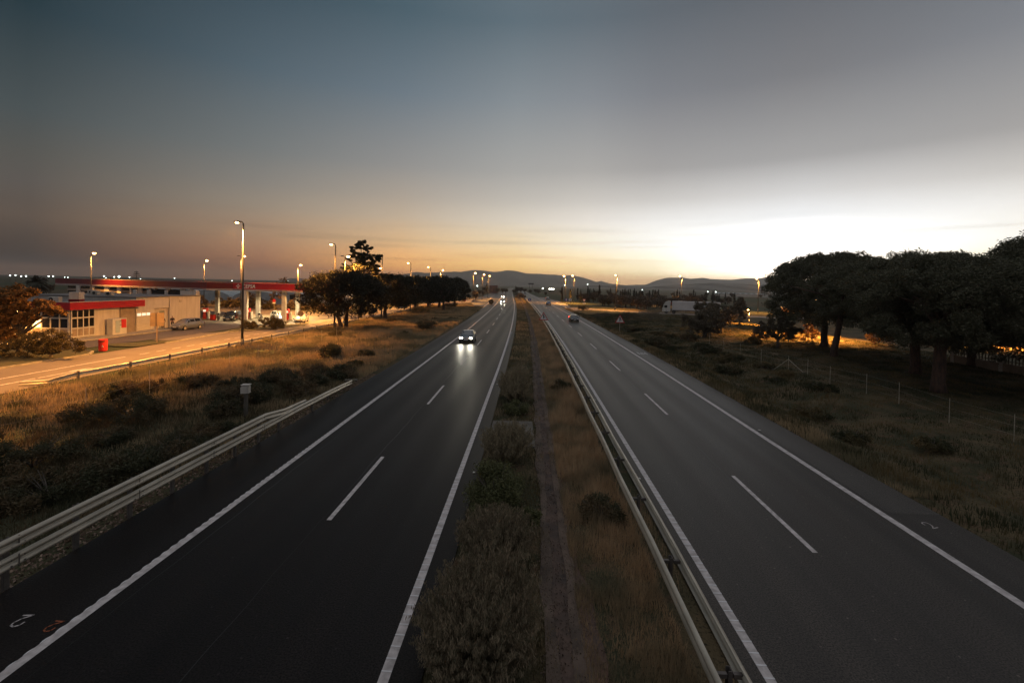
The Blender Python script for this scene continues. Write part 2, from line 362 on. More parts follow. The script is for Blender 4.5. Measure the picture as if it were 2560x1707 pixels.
def gnoise(scale, det, mp=None):
    n = nd(t, 'ShaderNodeTexNoise'); n.inputs['Scale'].default_value = scale; n.inputs['Detail'].default_value = det
    src = tcx.outputs['Object']
    if mp: q = nd(t, 'ShaderNodeMapping'); q.inputs['Scale'].default_value = mp; t.links.new(src, q.inputs[0]); src = q.outputs[0]
    t.links.new(src, n.inputs[0]); return n.outputs[0]
def gmix(f, a, c, lo, hi):
    rr = nd(t, 'ShaderNodeMapRange'); rr.inputs[1].default_value = lo; rr.inputs[2].default_value = hi; t.links.new(f, rr.inputs[0])
    x = nd(t, 'ShaderNodeMix', data_type='RGBA'); t.links.new(rr.outputs[0], x.inputs[0])
    for k, v in ((6, a), (7, c)):
        if isinstance(v, tuple): x.inputs[k].default_value = (*v, 1)
        else: t.links.new(v, x.inputs[k])
    return x.outputs[2]
g1 = gmix(gnoise(.35, 8), (.05, .052, .03), (.12, .09, .052), .4, .6)
g2 = gmix(gnoise(1.7, 8), g1, (.14, .085, .055), .52, .72)
g3 = gmix(gnoise(.012, 5, (1, .35, 1)), g2, (.06, .07, .04), .47, .53)
g4 = gmix(gnoise(14, 6), (.04, .034, .022), g3, .3, .5)
t.links.new(g4, b.inputs['Base Color'])
bp = nd(t, 'ShaderNodeBump'); bp.inputs['Strength'].default_value = 1; bp.inputs['Distance'].default_value = .08; t.links.new(gnoise(9, 6), bp.inputs['Height']); t.links.new(bp.outputs[0], b.inputs['Normal'])
ground = link('ground', npmesh('ground', V, Fq), m=gm); tag(ground, kind='structure')

# mountains: real ridges kilometres away, ridge line from the true bearings
def ridge(name, prof, D, depth, color, seed, lo=-60, hi=60):
    az = np.arange(lo, hi, .18); e = np.interp(az, [p[0] for p in prof], [p[1] for p in prof])
    rg = np.random.default_rng(seed); nr = 26; rows = []
    for k in range(nr):
        u = k/(nr-1)*2-1; d = D+u*depth+60*np.sin(az*.9+k)
        h = np.maximum(0, D*np.tan(np.radians(e)))*(.5+.5*math.cos(math.pi*u))
        h *= 1-.35*abs(u)*vnoise(az*9, u*22+az*.3, 7, seed)
        a = np.radians(az); rows.append(np.stack([d*np.sin(a), d*np.cos(a), h+7.4*np.clip(h/40, 0, 1)*math.cos(math.pi*u/2)-2.5], 1))
    V = np.concatenate(rows); n = len(az); I = np.arange(n*nr).reshape(nr, n)
    F = np.stack([I[:-1, :-1], I[:-1, 1:], I[1:, 1:], I[1:, :-1]], -1).reshape(-1, 4)
    me = npmesh(name, V, F); me.polygons.foreach_set('use_smooth', [True]*len(me.polygons))
    return tag(link(name, me, m=mat(name+'_scrub', color, 1, .4, .004, spec=.1)), kind='structure')
P1 = [(-60,0),(-31,0),(-29.1,.07),(-28.3,.28),(-27,.31),(-25.6,.1),(-23,0),(-18,.35),(-16.5,.85),(-15.4,1.11),(-14.05,1.39),(-12.9,1.3),(-11.9,1.41),(-10.5,1.51),(-9.3,1.56),(-8.7,1.52),(-7.5,1.74),(-6.7,1.82),(-5.9,1.82),(-4.8,1.68),(-4.3,1.68),(-3.8,1.71),(-2.8,1.89),(-1.6,1.8),(-.37,1.51),(1.17,1.54),(3.4,1.45),(4.2,1.35),(5.3,1.42),(6.6,1.2),(8.4,.66),(8.92,.78),(10.2,.47),(11.9,.34),(13.1,.4),(14.3,.43),(15.4,.95),(16.6,1.32),(18.4,1.36),(19.3,1.22),(20.7,1.35),(21.5,1.23),(23.7,1.2),(25.1,1.38),(26.4,1.35),(27.75,1.6),(28.7,1.38),(31,1.1),(36,.9),(44,.6),(60,.3)]
P2 = [(-60,0),(-2,0),(2,.02),(4.1,.08),(6,.16),(8.8,.35),(11.4,.41),(13,.22),(14.6,.25),(16.4,.5),(19.4,.62),(21.6,.85),(24.4,.75),(27.1,.6),(28.4,.68),(34,.4),(60,.1)]
ridge('mountain_range', P1, 5000, 900, (.06, .06, .05), 3)
ridge('foothills', P2, 3100, 600, (.07, .065, .05), 5)

# ------------------------------------------------------------------ roads
tag(band(-12.1, -1.85, -14, 1190, 0).build('left_carriageway', M['asphL']), kind='structure')
tag(band(4.15, 14.0, -14, 1190, 0).build('right_carriageway', M['asphR']), kind='structure')
tag(band(12.3, 13.96, 15.6, 160, .004).build('shoulder_strip', M['asphS']), kind='structure')
# slip roads
def poly_road(name, L_, R_, z, m):
    tag(MB().strip([(x, y, z) for x, y in L_], [(x, y, z) for x, y in R_]).build(name, m), kind='structure')
poly_road('slip_road', [(-13.2,105),(-13.9,130),(-16.5,143),(-19.5,160),(-24.5,190),(-27,225),(-28.5,260),(-31,330),(-37,470)], [(-12.3,105),(-12.9,130),(-13.6,143),(-14.5,160),(-15.9,190),(-17.2,225),(-18.6,260),(-21.5,330),(-27.5,470)], -.006, M['asphL'])
poly_road('exit_road', [(13.2,128),(11.9,157),(10.1,190),(8.2,230),(5.4,290)], [(14.2,128),(13.9,150),(15.6,175),(14.5,230),(9.2,290)], -.006, M['asphS'])
poly_road('side_road', [(12.6,163),(20.5,157),(29,147.5),(40,140.5),(52,136),(75,131),(140,120)], [(12.8,137),(20,145.6),(28.2,140),(40.7,132.5),(52,128.5),(75,123.5),(140,112)], -.012, M['service'])
SL = [(-41.2,-12),(-41.2,20),(-41.2,60),(-41.2,100),(-41,128),(-39.5,150),(-36,172),(-31,196),(-28.5,225),(-28.5,262)]
SR = [(-32.6,-12),(-32.6,20),(-32.6,60),(-33,100),(-33.2,128),(-31.5,150),(-27.5,168),(-23,190),(-19,225),(-18.6,262)]
poly_road('service_road', SL, SR, -.02, M['service'])
poly_road('forecourt', [(-150,20),(-150,45),(-150,60),(-150,140),(-150,150)], [(-45.8,20),(-45.6,45),(-44.5,60),(-41.18,140),(-41.18,150)], -.03, M['forecourt'])
MBK = MB()
for l, r in (((-45.7,48.9),(-41.1,52.5)),):
    pass
tag(MB().strip([(-44.7,52,-.024),(-44.4,60,-.024),(-43,62,-.024),(-43,120,-.024)], [(-41.1,52,-.024),(-41.1,60,-.024),(-41.1,62,-.024),(-41.1,120,-.024)]).build('forecourt_entrance', M['service']), kind='structure')
tag(MB().strip([(-62,74,-.018),(-61,96,-.018)], [(-37.2,72.5,-.018),(-37.5,92,-.018)]).build('forecourt_concrete', mat('forecourt_concrete', (.3, .27, .22), .6, .25, .5, .2, 20, c2=(.22, .2, .16))), kind='structure')

# markings
def line(name, segs, m='paint', z=.004, w=.1):
    b = MB()
    for x, y0, y1 in segs:
        ys = [y0]+[y for y in YS if y0 < y < y1]+[y1]; b.strip([(x-w+cvs(y), y, z) for y in ys], [(x+w+cvs(y), y, z) for y in ys])
    return tag(b.build(name, M[m]), kind='structure')
line('edge_line_left', [(-9.56, -12, 620)], w=.11); line('edge_line_left_inner', [(-2.55, -12, 620)], w=.1)
line('edge_line_right_inner', [(4.76, -12, 620)], w=.1); line('edge_line_right', [(12.02, -12, 620)], w=.12, z=.008)
line('lane_dashes_left', [(-6.05, 13.7+13.75*k, 13.7+13.75*k+5.2) for k in range(-2, 34)], w=.075)
line('lane_dashes_right', [(8.3, 13.05+13.75*k, 13.05+13.75*k+5.2) for k in range(-2, 34)], w=.075)
jb = MB()
for x0, ph in ((-6.27, 0.), (8.07, 1.), (-9.05, 2.), (11.6, 3.)):
    yy_ = np.arange(-6, 120, .5); xx_ = x0+.02*np.sin(yy_*.9+ph)+.015*np.sin(yy_*2.7+ph); ww_ = .009+.006*np.sin(yy_*.37+ph)
    jb.strip([(a-c+cvs(d), d, .002) for a, c, d in zip(xx_, ww_, yy_)], [(a+c+cvs(d), d, .002) for a, c, d in zip(xx_, ww_, yy_)])
tag(jb.build('asphalt_joints', mat('tar_joint', (.008, .008, .008), .4, .2, 3.)), kind='structure')
rb = MB()   # raised rumble ribs across the edge lines
for k in range(230):
    y = 3+.3*k
    if y < 62: rb.box((4.76, y, .009), (.2, .035, .008))
    rb.box((-2.55, y, .009), (.2, .03, .008)); rb.add([(-9.668-.028*math.sin(math.pi*q/6), y-.11+.22*q/6, .006) for q in range(7)], [(0, 1, 2, 3, 4, 5, 6)])
tag(rb.build('rumble_ribs', mat('rib_paint', (.74, .72, .73), .6, .15, 6.)), kind='structure')
sb = MB()
for pts, w in (([(-37.3, -10), (-37.3, 40.5)], .08), ([(-35.2, 8), (-35.2, 31)], .08)):
    for (x0, y0), (x1, y1) in zip(pts[:-1], pts[1:]): sb.box(((x0+x1)/2, (y0+y1)/2, -.014), (2*w, y1-y0, .004))
y = 42.
while y < 100: sb.box((-37.2+(y-42)*.02, y+.5, -.014), (.15, 1.1, .004)); y += 1.95 if y < 60 else 3.2
def arrow(b, x, y, L_=3., flip=1, z=-.014):
    b.add([(x-.08, y, z), (x+.08, y, z), (x+.08, y+L_*.62*flip, z), (x-.08, y+L_*.62*flip, z)], [(0, 1, 2, 3)])
    b.add([(x-.42, y+L_*.6*flip, z), (x+.42, y+L_*.6*flip, z), (x, y+L_*flip, z)], [(0, 1, 2)])
arrow(sb, -35.2, 31.2, 4.2); arrow(sb, -35.3, 70, 4.)
tag(sb.build('service_road_markings', M['paint']), kind='structure')
gl = MB()
pts = [(-14.6,140),(-15.2,160),(-16.6,190),(-19,220),(-22,262),(-24.8,330)]
gl.strip([(x-.1, y, .002) for x, y in pts], [(x+.1, y, .002) for x, y in pts])
pts = [(12.6,140),(13.2,165),(12.6,200),(11.2,240),(8.9,285)]
gl.strip([(x-.1, y, .002) for x, y in pts], [(x+.1, y, .002) for x, y in pts])
pts = [(13.6,159.5),(21,155.3),(29.2,146.2),(40,139.3),(55,133.6),(90,126.5)]
gl.strip([(x-.1, y-.3, -.004) for x, y in pts], [(x+.1, y-.45, -.004) for x, y in pts])
tag(gl.build('slip_road_markings', M['paint']), kind='structure')
# painted survey figures on the shoulders
def digit2(name, cx, cy, sc_, ang, m='paint', z=.009):
    pts = [(-.3, .62), (-.26, .85), (0, .98), (.26, .85), (.3, .6), (.14, .3), (-.28, 0), (.32, 0)]
    b = MB(); w = .05
    for (ax, ay), (bx, by) in zip(pts[:-1], pts[1:]):
        d = Vector((bx-ax, by-ay)); l = d.length; n = Vector((-d.y, d.x))/l*w; e = d/l*w*.8
        b.add([((ax-e.x+n.x), (ay-e.y+n.y), 0), ((ax-e.x-n.x), (ay-e.y-n.y), 0), ((bx+e.x-n.x), (by+e.y-n.y), 0), ((bx+e.x+n.x), (by+e.y+n.y), 0)], [(0, 1, 2, 3)])
    o = b.build(name, M[m]); o.location = (cx, cy, z); o.rotation_euler = (0, 0, ang); o.scale = (sc_,)*3
    return tag(o, kind='structure')
digit2('painted_figure', -10.72, 9.32, .34, math.radians(186)); digit2('painted_figure', 13.05, 14.72, .36, math.radians(20))
digit2('sprayed_figure', -9.88, 9.2, .3, math.radians(178), 'orange_spray')
kp = MB()
for dx in (-.42, .42): kp.box((12.95+dx, 51.6, .01), (.12, 1.6, .004))
kp.box((12.95, 51.2, .01), (.5, .25, .004)); kp.box((12.95, 51.9, .01), (.3, .25, .004))
tag(kp.build('shoulder_kilometre_mark', M['paintd']), kind='structure')
# median channel, slabs
mc = MB(); ys = list(np.arange(-10, 60, .45))+list(np.arange(60, 331, 3.))
jit = np.random.default_rng(12).normal(0, .06, (6, len(ys)))
for j_ in range(6): jit[j_] = np.convolve(jit[j_], [.3, .5, .3], 'same')
def edge(x0, k, z): return [(x0+cvs(y)+float(jit[k, i]), y, z) for i, y in enumerate(ys)]
for a, c, z in ((.48, .74, -.012), (1.08, 1.34, -.014)):
    mc.strip(edge(a, 0 if a < 1 else 3, z), edge(c, 1 if a < 1 else 4, z))
tag(mc.build('median_channel_rims', mat('channel_concrete', (.15, .105, .08), .95, .5, 1.2, .8, 12, c2=(.06, .044, .034))), kind='structure')
tag(MB().strip([(.6+cvs(y), y, -.035) for y in ys], [(1.26+cvs(y), y, -.035) for y in ys]).build('median_channel', mat('channel_soil', (.12, .078, .06), .95, .5, 1.7, .9, 10, c2=(.05, .038, .033))), kind='structure')
tag(MB().strip(edge(1.3, 2, -.03), [(1.55+.12*math.sin(y*.8)+cvs(y)+2*float(jit[5, i]), y, -.045) for i, y in enumerate(ys)]).build('median_dirt', M['dirt']), kind='structure')
slab = MB().box((-.68, 22.6, -.03), (2.15, 3.9, .1), .03).build('concrete_slab', M['slab'], bevel=.01)
tag(slab, 'weathered concrete slab in the median beside the dark carriageway', 'concrete slab')
kb = MB()
for l in ([(-41.32,-12),(-41.32,33),(-41.32,41)], [(-41.32, 41), (-42.5, 42.6), (-45.6, 43.6)], [(-40.9,49.5),(-41.6,60.6),(-36.9,73.4),(-37.6,76),(-41.8,70),(-42.3,62.5),(-41.6,60.6)]):
    kb.sweep([(x, y, 0) for x, y in l], [(-.08, -.1), (-.08, .1), (.08, .1), (.08, -.1)])
tag(kb.build('kerbs', M['kerb']), kind='structure')
# grass islands by the service road
isl = MB(); 
def island(b, pts, z=.06):
    c = (sum(p[0] for p in pts)/len(pts), sum(p[1] for p in pts)/len(pts)); n = len(pts)
    b.add([(x, y, z) for x, y in pts]+[(c[0], c[1], z+.06)], [(i, (i+1) % n, n) for i in range(n)])
island(isl, [(-41.4,-12),(-41.4,34),(-41.4,40.9),(-42.6,42.5),(-45.6,43.4),(-58,43.4),(-70,30),(-70,-12)])
island(isl, [(-41.6,60.8),(-39,66),(-37,73.4),(-37.7,75.8),(-41.8,70),(-42.2,62.6)])
island(isl, [(-41.4,46.2),(-41.2,49),(-41.3,52.5),(-42.2,51.5),(-45.8,47.4),(-44.5,46.2)])
island(isl, [(-41.3,104),(-41.1,128),(-39.6,150),(-37,166),(-60,168),(-62,112),(-50,104)])
tag(isl.build('grass_islands', mat('mown_dry_grass', (.085, .07, .03), 1, .4, 3., 1., 14, c2=(.045, .05, .022))), kind='structure')

# ------------------------------------------------------------------ guardrails
WB = [(0, .155), (.035, .15), (.08, .115), (.085, .07), (.03, .02), (.005, 0), (.03, -.02), (.085, -.07), (.08, -.115), (.035, -.15), (0, -.155)]
def wbeam(b, path, side=1):
    p = [(a*side, c) for a, c in WB]; b.sweep(path, p); b.sweep(path, [(a-.006*side, c) for a, c in p][::-1])
def post(b, x, y, z0, z1, w=.1):
    b.box((x, y, (z0+z1)/2), (.012, w, z1-z0)); b.box((x-.035, y-w/2, (z0+z1)/2), (.07, .01, z1-z0)); b.box((x-.035, y+w/2, (z0+z1)/2), (.07, .01, z1-z0))
g = thing('guardrail', 'double-beam steel guardrail along the left edge of the dark carriageway', 'guardrail', (0, 0, 0))
ys = [-8+1.67*k for k in range(18)]+[22.1, 23.8]
b = MB(); wbeam(b, [(-12.08, y, .63) for y in ys]+[(-12.08, 25.1, .60), (-12.16, 26.6, .55), (-12.32, 28.2, .44), (-12.6, 30.6, .24), (-12.85, 32.6, .05)]); b.build('lower_rail', M['galv'], g, smooth=True)
b = MB(); wbeam(b, [(-12.06, y, 1.08) for y in [-8+1.67*k for k in range(18)]]+[(-12.1, 22.1, .84), (-12.3, 23.6, .7), (-12.5, 25, .55)]); b.build('upper_rail', M['galv'], g, smooth=True)
for k in range(19):
    b = MB(); y = -6.6+1.67*k*(1 if k < 18 else 1.06); post(b, -12.17, y, -.5, 1.2 if y < 21.5 else .74, .12); b.box((-12.12, y, 1.05 if y < 21.5 else .6), (.1, .08, .16)); b.build('post', M['galvd'], g)
for y in (28., 30.6):
    b = MB(); post(b, -12.5-(y-28)*.12, y, -.5, .42 if y < 29 else .22); b.build('post', M['galvd'], g)
for k in range(9):
    y = -6.5+3.34*k
    for z in (.63, 1.08):
        if y > 20.5 and z > 1: continue
        bo = MB()
        for dy in (-.14, .14):
            for dz in (-.07, .07): bo.box((-11.99, y+dy, z+dz), (.02, .03, .03))
        bo.box((-11.995, y+.02, z), (.006, .03, .29)); bo.build('splice_plate', M['galvd'], g)
# rust-free pale rail by the service road
g = thing('guardrail', 'single-beam guardrail between the service road and the dry grass field', 'guardrail', (0, 0, 0))
SRX = lambda y: -32.05+max(0, (y-70))*.02 if y < 100 else -31.5
b = MB(); yy = [29.2]+[31+4*k for k in range(26)]
path = [(-33.9, 28.9, .12)]+[(-32.3 if y < 32 else SRX(y), y, .38 if y > 30 else .22) for y in yy]
wbeam(b, path, 1); b.build('rail', M['galv'], g, smooth=True)
for k in range(24):
    y = 31.2+4*k; b = MB(); post(b, (-32.3 if y < 32 else SRX(y))+.12, y, -.3, .6, .14); b.build('post', M['galvd'], g)
# median double-sided guardrail
g = thing('guardrail', 'double-sided median guardrail left of the grey carriageway with rust-brown posts', 'guardrail', (0, 0, 0))
ys = [-8+4*k for k in range(19)]+list(range(72, 232, 10))
b = MB(); wbeam(b, [(3.42+cvs(y)+.02*math.sin(y*.7), y, .62) for y in ys], -1); b.build('left_rail', M['galv'], g, smooth=True)
b = MB(); wbeam(b, [(3.9+cvs(y)+.025*math.sin(y*.5+1), y, .62) for y in ys], 1); b.build('right_rail', M['galv'], g, smooth=True)
for k in range(36):
    y = -1.9+3.3*k if k < 22 else 70+(k-22)*6.6
    x = 3.68+cvs(y); b = MB(); post(b, x+.03, y, -.3, .74, .12); b.box((x-.14, y, .62), (.2, .07, .08)); b.box((x+.15, y, .62), (.16, .07, .08)); b.build('post', M['galvd'], g)

# ------------------------------------------------------------------ street lamps
def light(name, parent, loc, power, color=E_SOD, spot=None, size=.15, rot=(0, 0, 0)):
    ld = bpy.data.lights.new(name, 'SPOT' if spot else 'POINT'); ld.energy = power; ld.color = color; ld.shadow_soft_size = size
    if spot: ld.spot_size = math.radians(spot); ld.spot_blend = .6
    o = bpy.data.objects.new(name, ld); col.objects.link(o); o.parent = parent; o.location = loc; o.rotation_euler = rot; return o
def lamp_mesh(h, arm, r=.09, head=(.95, .34, .15), lit=True, double=False, bulb=.13):
    """returns meshes of pole, head and lens; arm is the reach towards -x"""
    po = MB(); po.tube([(0, 0, 0), (0, 0, h*.5), (0, 0, h-.35)], [r, r*.8, r*.6], 10); po.cyl((0, 0, 0), (0, 0, 1.1), r*1.25, r*1.25, 10); po.box((0, 0, .02), (.42, .42, .04))
    po.tube([(0, 0, h-.35), (-.05*arm, 0, h-.12), (-arm*.5, 0, h)], [r*.6, r*.5, r*.45], 8)
    hs = MB(); ln = MB(); L_, W_, H_ = head
    for sgn in ((1, -1) if double else (1,)):
        x0 = -arm*.35*sgn; x1 = -(arm*.35+L_)*sgn
        prof = [(0, .0, .05), (.18, .13, .10), (.5, .17, .13), (.82, .15, .11), (1, .06, .04)]
        o = len(hs.v); n = 10
        for u, w, q in prof:
            for j in range(n):
                a = 2*math.pi*j/n; hs.v.append((x0+(x1-x0)*u, w*W_/.34*math.cos(a), h+.03+q*math.sin(a)*(1 if math.sin(a) > 0 else .45)))
        for i in range(len(prof)-1):
            for j in range(n): hs.f.append((o+i*n+j, o+i*n+(j+1) % n, o+(i+1)*n+(j+1) % n, o+(i+1)*n+j))
        if double and sgn == -1: pass
    if lit:
        s = -1 if double else 1
        cx = -s*(arm*.35+L_*.62); 
        rows = 6; n = 10; o = 0
        for i in range(rows+1):
            f = math.pi*i/rows
            for j in range(n): a = 2*math.pi*j/n; ln.v.append((cx+bulb*1.5*math.sin(f)*math.cos(a), bulb*math.sin(f)*math.sin(a), h-.04+bulb*.8*math.cos(f)))
        for i in range(rows):
            for j in range(n): ln.f.append((i*n+j, i*n+(j+1) % n, (i+1)*n+(j+1) % n, (i+1)*n+j))
    return po, hs, ln, (-(-1 if double else 1)*(arm*.35+L_*.62))
def street_lamp(x, y, h, label, group, rz=0, arm=.3, power=2600, bulb=.13, r=.09, double=False, m='sodium', head=(.95, .34, .15), lit=True, z0=0, cast=True, tilt=10, cone=140):
    po, hs, ln, lx = lamp_mesh(h, arm, r, head, lit, double, bulb)
    t = thing('street_lamp', label, 'street lamp', (x, y, z0), rz, group)
    po.build('pole', M['pole'], t, smooth=True); hs.build('lamp_head', M['polew'], t, smooth=True)
    if lit: ln.build('lens', M[m], t, smooth=True)
    if lit and cast: light('lamp_light', t, (lx*1.25, 0, h-.34), power, spot=cone, rot=(0, math.radians(tilt if not double else -tilt), 0))
    return t
PW = 30000
GL = 'tall lamps along the service road'
for i, (x, y, h, lab) in enumerate([
    (-30.2, 46.7, 13.4, 'nearest and tallest grey street lamp, rising in front of the fuel canopy'),
    (-29.7, 68.3, 13.05, 'second street lamp of the service road row, its pole beside the first umbrella pine'),
    (-29.6, 90.1, 12.65, 'third lamp of the row, rising right of the tall dark tree'),
    (-29.7, 112.5, 12.4, 'fourth street lamp of the row, its head clear above the left pines'),
    (-29.6, 134.8, 12.3, 'fifth street lamp of the row, seen over the pines against the mountain foot')]):
    street_lamp(x, y, h, lab, GL, 0, .3, PW*(1.25 if i == 0 else .55), bulb=.17 if i else .13, r=.13, tilt=8 if i == 0 else 26, cone=135 if i == 0 else 118)
street_lamp(-30.6, 21.5, 13.4, 'street lamp at the left start of the service road row', GL, 0, .3, PW*.9, bulb=.12, r=.13, tilt=18, cone=128)
for x, y, h, lab, rz in [
    (-30.9, 157, 12.1, 'glowing street lamp over the last left pine', 180),
    (-23.4, 189.5, 12.1, 'first and brightest of the three glowing lamps left of the carriageway', 180),
    (-23.1, 223.4, 12.3, 'middle one of the three glowing lamps left of the carriageway', 180),
    (-22.7, 250.0, 12.2, 'last of the three glowing lamps left of the carriageway', 180),
    (16.2, 203, 11.9, 'left one of the paired glowing lamps right of the grey carriageway', 0),
    (19.7, 199.5, 12.1, 'right one of the paired glowing lamps right of the grey carriageway', 0),
    (28.9, 152.5, 11.5, 'slightly leaning street lamp beside the side road left of the lorry', 0),
    (66, 199, 12.9, 'street lamp standing behind the white lorry', 0),
    (76.5, 154, 11.3, 'thin street lamp between the lorry and the large right pines', 0)]:
    o = street_lamp(x, y, h, lab, 'lamps beyond the fuel station and along the side road', math.radians(rz), .4, PW*.8, bulb=.27 if y > 180 else .2, r=.12)
    if x == 28.9: o.rotation_euler = (0, math.radians(3), 0)
for x, y, h, lab, rz, dbl in [
    (-85.2, 85, 11.85, 'glowing street lamp behind the left end of the canopy roof', 180, False),
    (-76.6, 104, 11.6, 'glowing street lamp behind the middle of the canopy roof', 180, False),
    (-59.9, 92, 12.2, 'two-headed street lamp behind the canopy', 0, True),
    (-54.6, 105, 11.05, 'glowing street lamp behind the right end of the canopy', 180, False),
    (-34.7, 84, 12.1, 'two-headed street lamp in front of the tall dark tree', 0, True),
    (-47.2, 140, 11.8, 'small glowing street lamp just right of the tall dark tree', 180, False)]:
    street_lamp(x, y, h, lab, 'lamps round the fuel station', math.radians(rz), .5, PW*(.45 if x < -59 else .9), bulb=.21, r=.1, double=dbl, head=(.7, .3, .13))
street_lamp(48.6, 101.5, 3.15, 'low park lantern glowing orange between the olive trees', None, 0, .1, 16000, bulb=.17, r=.05, head=(.4, .3, .1))
street_lamp(46.5, 74.5, 6.2, 'low park lantern behind the trunks of the large right pines', None, 0, .1, 60000, bulb=.13, r=.05, head=(.4, .3, .1))
street_lamp(68, 66, 3.2, 'low park lantern farthest right, behind the big pine trunks', None, 0, .1, 24000, bulb=.12, r=.05, head=(.4, .3, .1))

# distant lamps
def far_lamp(x, y, z, r, label, m='white_lamp'):
    t = thing('distant_lamp', label, 'lamp', (x, y, 0), 0, 'distant lights on the plain')
    MB().cyl((0, 0, 0), (0, 0, z), .12, .08, 6).build('pole', M['pole'], t)
    b = MB(); n = 8
    for i in range(6):
        f = math.pi*i/5
        for j in range(n): a = 2*math.pi*j/n; b.v.append((r*math.sin(f)*math.cos(a), r*math.sin(f)*math.sin(a), z+r*math.cos(f)))
    for i in range(5):
        for j in range(n): b.f.append((i*n+j, i*n+(j+1) % n, (i+1)*n+(j+1) % n, (i+1)*n+j))
    b.build('lamp', M[m], t, smooth=True)

for i, (x, y, z, r) in enumerate([(-478.5,400,6.1,.45),(-473.2,400,6.5,.4),(-467.7,400,5.7,.4),(-463.1,400,6.0,.45),(-441.5,400,6.3,.4),(-437.1,400,6.3,.4),(-426.1,400,5.7,.25),(-423,400,5.6,.25),
    (-388.7,400,7.3,.55),(-386.8,400,5.9,.25),(-379,400,6.9,.35),(-374.5,400,7.3,.75),(-364.7,400,7,.35),(-354.3,400,5.7,.25),(-322.4,400,7,.3),(-268.7,400,5.8,.3),(-217.1,400,6.2,.25)]):
    far_lamp(x, y, z, r, {11: 'biggest and brightest white light on the far left plain, above the canopy roof', 8: 'second brightest white light on the far left plain, left of the brightest one'}.get(i, 'small white light far away on the dark left plain'))
far_lamp(-34.4, 300, 6.4, .35, 'white light at the mountain foot right of the glowing lamps')
for x, y, z, r in ((19.1,420,4.5,.5),(21.0,420,4.6,.5),(22.6,420,4.6,.4),(12.7,420,4.8,.4)): far_lamp(x, y, z, r, 'warm white light in the row right of the far road bend', 'head')
for x, y, z, r in ((32.9,420,8.4,.3),(53.9,420,9.6,.35),(104,420,5.6,.3),(163.2,420,5.2,.35),(170.4,420,5.2,.4)): far_lamp(x, y, z, r, 'small light among the fields at the foot of the right hills')

# ------------------------------------------------------------------ foliage
LM = {
 'pine': leafmat('pine_needles', (.018, .02, .012), (.038, .034, .02), None, trans=.15),
 'pineR': leafmat('dark_pine_needles', (.07, .075, .045), (.13, .12, .075), None, trans=.15),
 'euca': leafmat('dark_broad_leaves', (.03, .034, .018), (.055, .05, .025), trans=.3),
 'olive': leafmat('olive_leaves', (.19, .155, .105), (.11, .09, .065), trans=.2),
 'bushy': leafmat('hedge_leaves', (.07, .06, .025), (.12, .085, .035), trans=.25),
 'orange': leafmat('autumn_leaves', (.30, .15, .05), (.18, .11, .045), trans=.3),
 'far': leafmat('far_tree_leaves', (.08, .06, .042), (.12, .085, .055), trans=.1),
 'farc': leafmat('cypress_leaves', (.035, .036, .022), (.05, .045, .03), trans=.1),
 'tam': leafmat('tamarisk_sprays', (.32, .245, .165), (.12, .11, .07), trans=.2),
 'tamg': leafmat('green_shrub_leaves', (.16, .16, .07), (.08, .085, .04), trans=.25),
 'grey': leafmat('grey_shrub_sprays', (.34, .28, .18), (.17, .14, .09), trans=.2),
 'dry': leafmat('dry_grass_blades', (.5, .37, .22), (.36, .26, .15), (.2, .17, .10), .22, trans=.3),
 'dryr': leafmat('reddish_dry_grass_blades', (.6, .42, .25), (.42, .28, .17), (.26, .21, .13), .5, trans=.3),
 'green': leafmat('green_grass_blades', (.042, .052, .026), (.07, .066, .033), (.17, .125, .06), .3, trans=.3),
 'weed': leafmat('dark_weed_leaves', (.05, .058, .03), (.085, .075, .04), (.14, .095, .05), .5, trans=.2)}
def clumps(centres, rad, per, size, ratio, rng, flat=.75, shell=.75):
    n = len(centres)*per; c = np.repeat(centres, per, 0); r = np.repeat(rad, per)[:, None]
    d = rdir(n, rng)*r*(shell+(1-shell)*rng.random((n, 1)))*rng.uniform(.55, 1.12, (n, 1)); d[:, 2] *= flat
    return leaves(c+d, size, ratio, rng)
def umbrella(name, trunk_top, rx, ry, zlo, zhi, nc, per, leaf, m, parent, seed, lean=(0, 0), cr=(.7, 1.25)):
    rng = np.random.default_rng(seed); nc = int(nc*1.45); per = int(per*.8); th = rng.uniform(0, 2*np.pi, nc); u = np.sqrt(rng.random(nc))
    edge = 1+.10*np.sin(th*3+seed)+.07*np.sin(th*7+2*seed)
    top = rng.random(nc) < .5
    x = rx*u*np.cos(th)*edge+lean[0]; y = ry*u*np.sin(th)*edge+lean[1]
    H = zhi-zlo; zt = zlo+H*(.30+.70*np.sqrt(np.clip(1-(u*.97)**2.6, 0, 1))); zb = zlo+H*(.10*u**3)
    z = np.where(top, zt-rng.uniform(0, .35, nc), zb+(zt-zb)*rng.random(nc)**1.3)+rng.normal(0, .24, nc)
    rad = rng.uniform(cr[0], cr[1], nc)*(1-.25*u)
    V, F = clumps(np.stack([x, y, z-rad*.4], 1), rad, per, leaf, .42, rng, .9)
    return link(name, npmesh(name, V, F), parent, m)
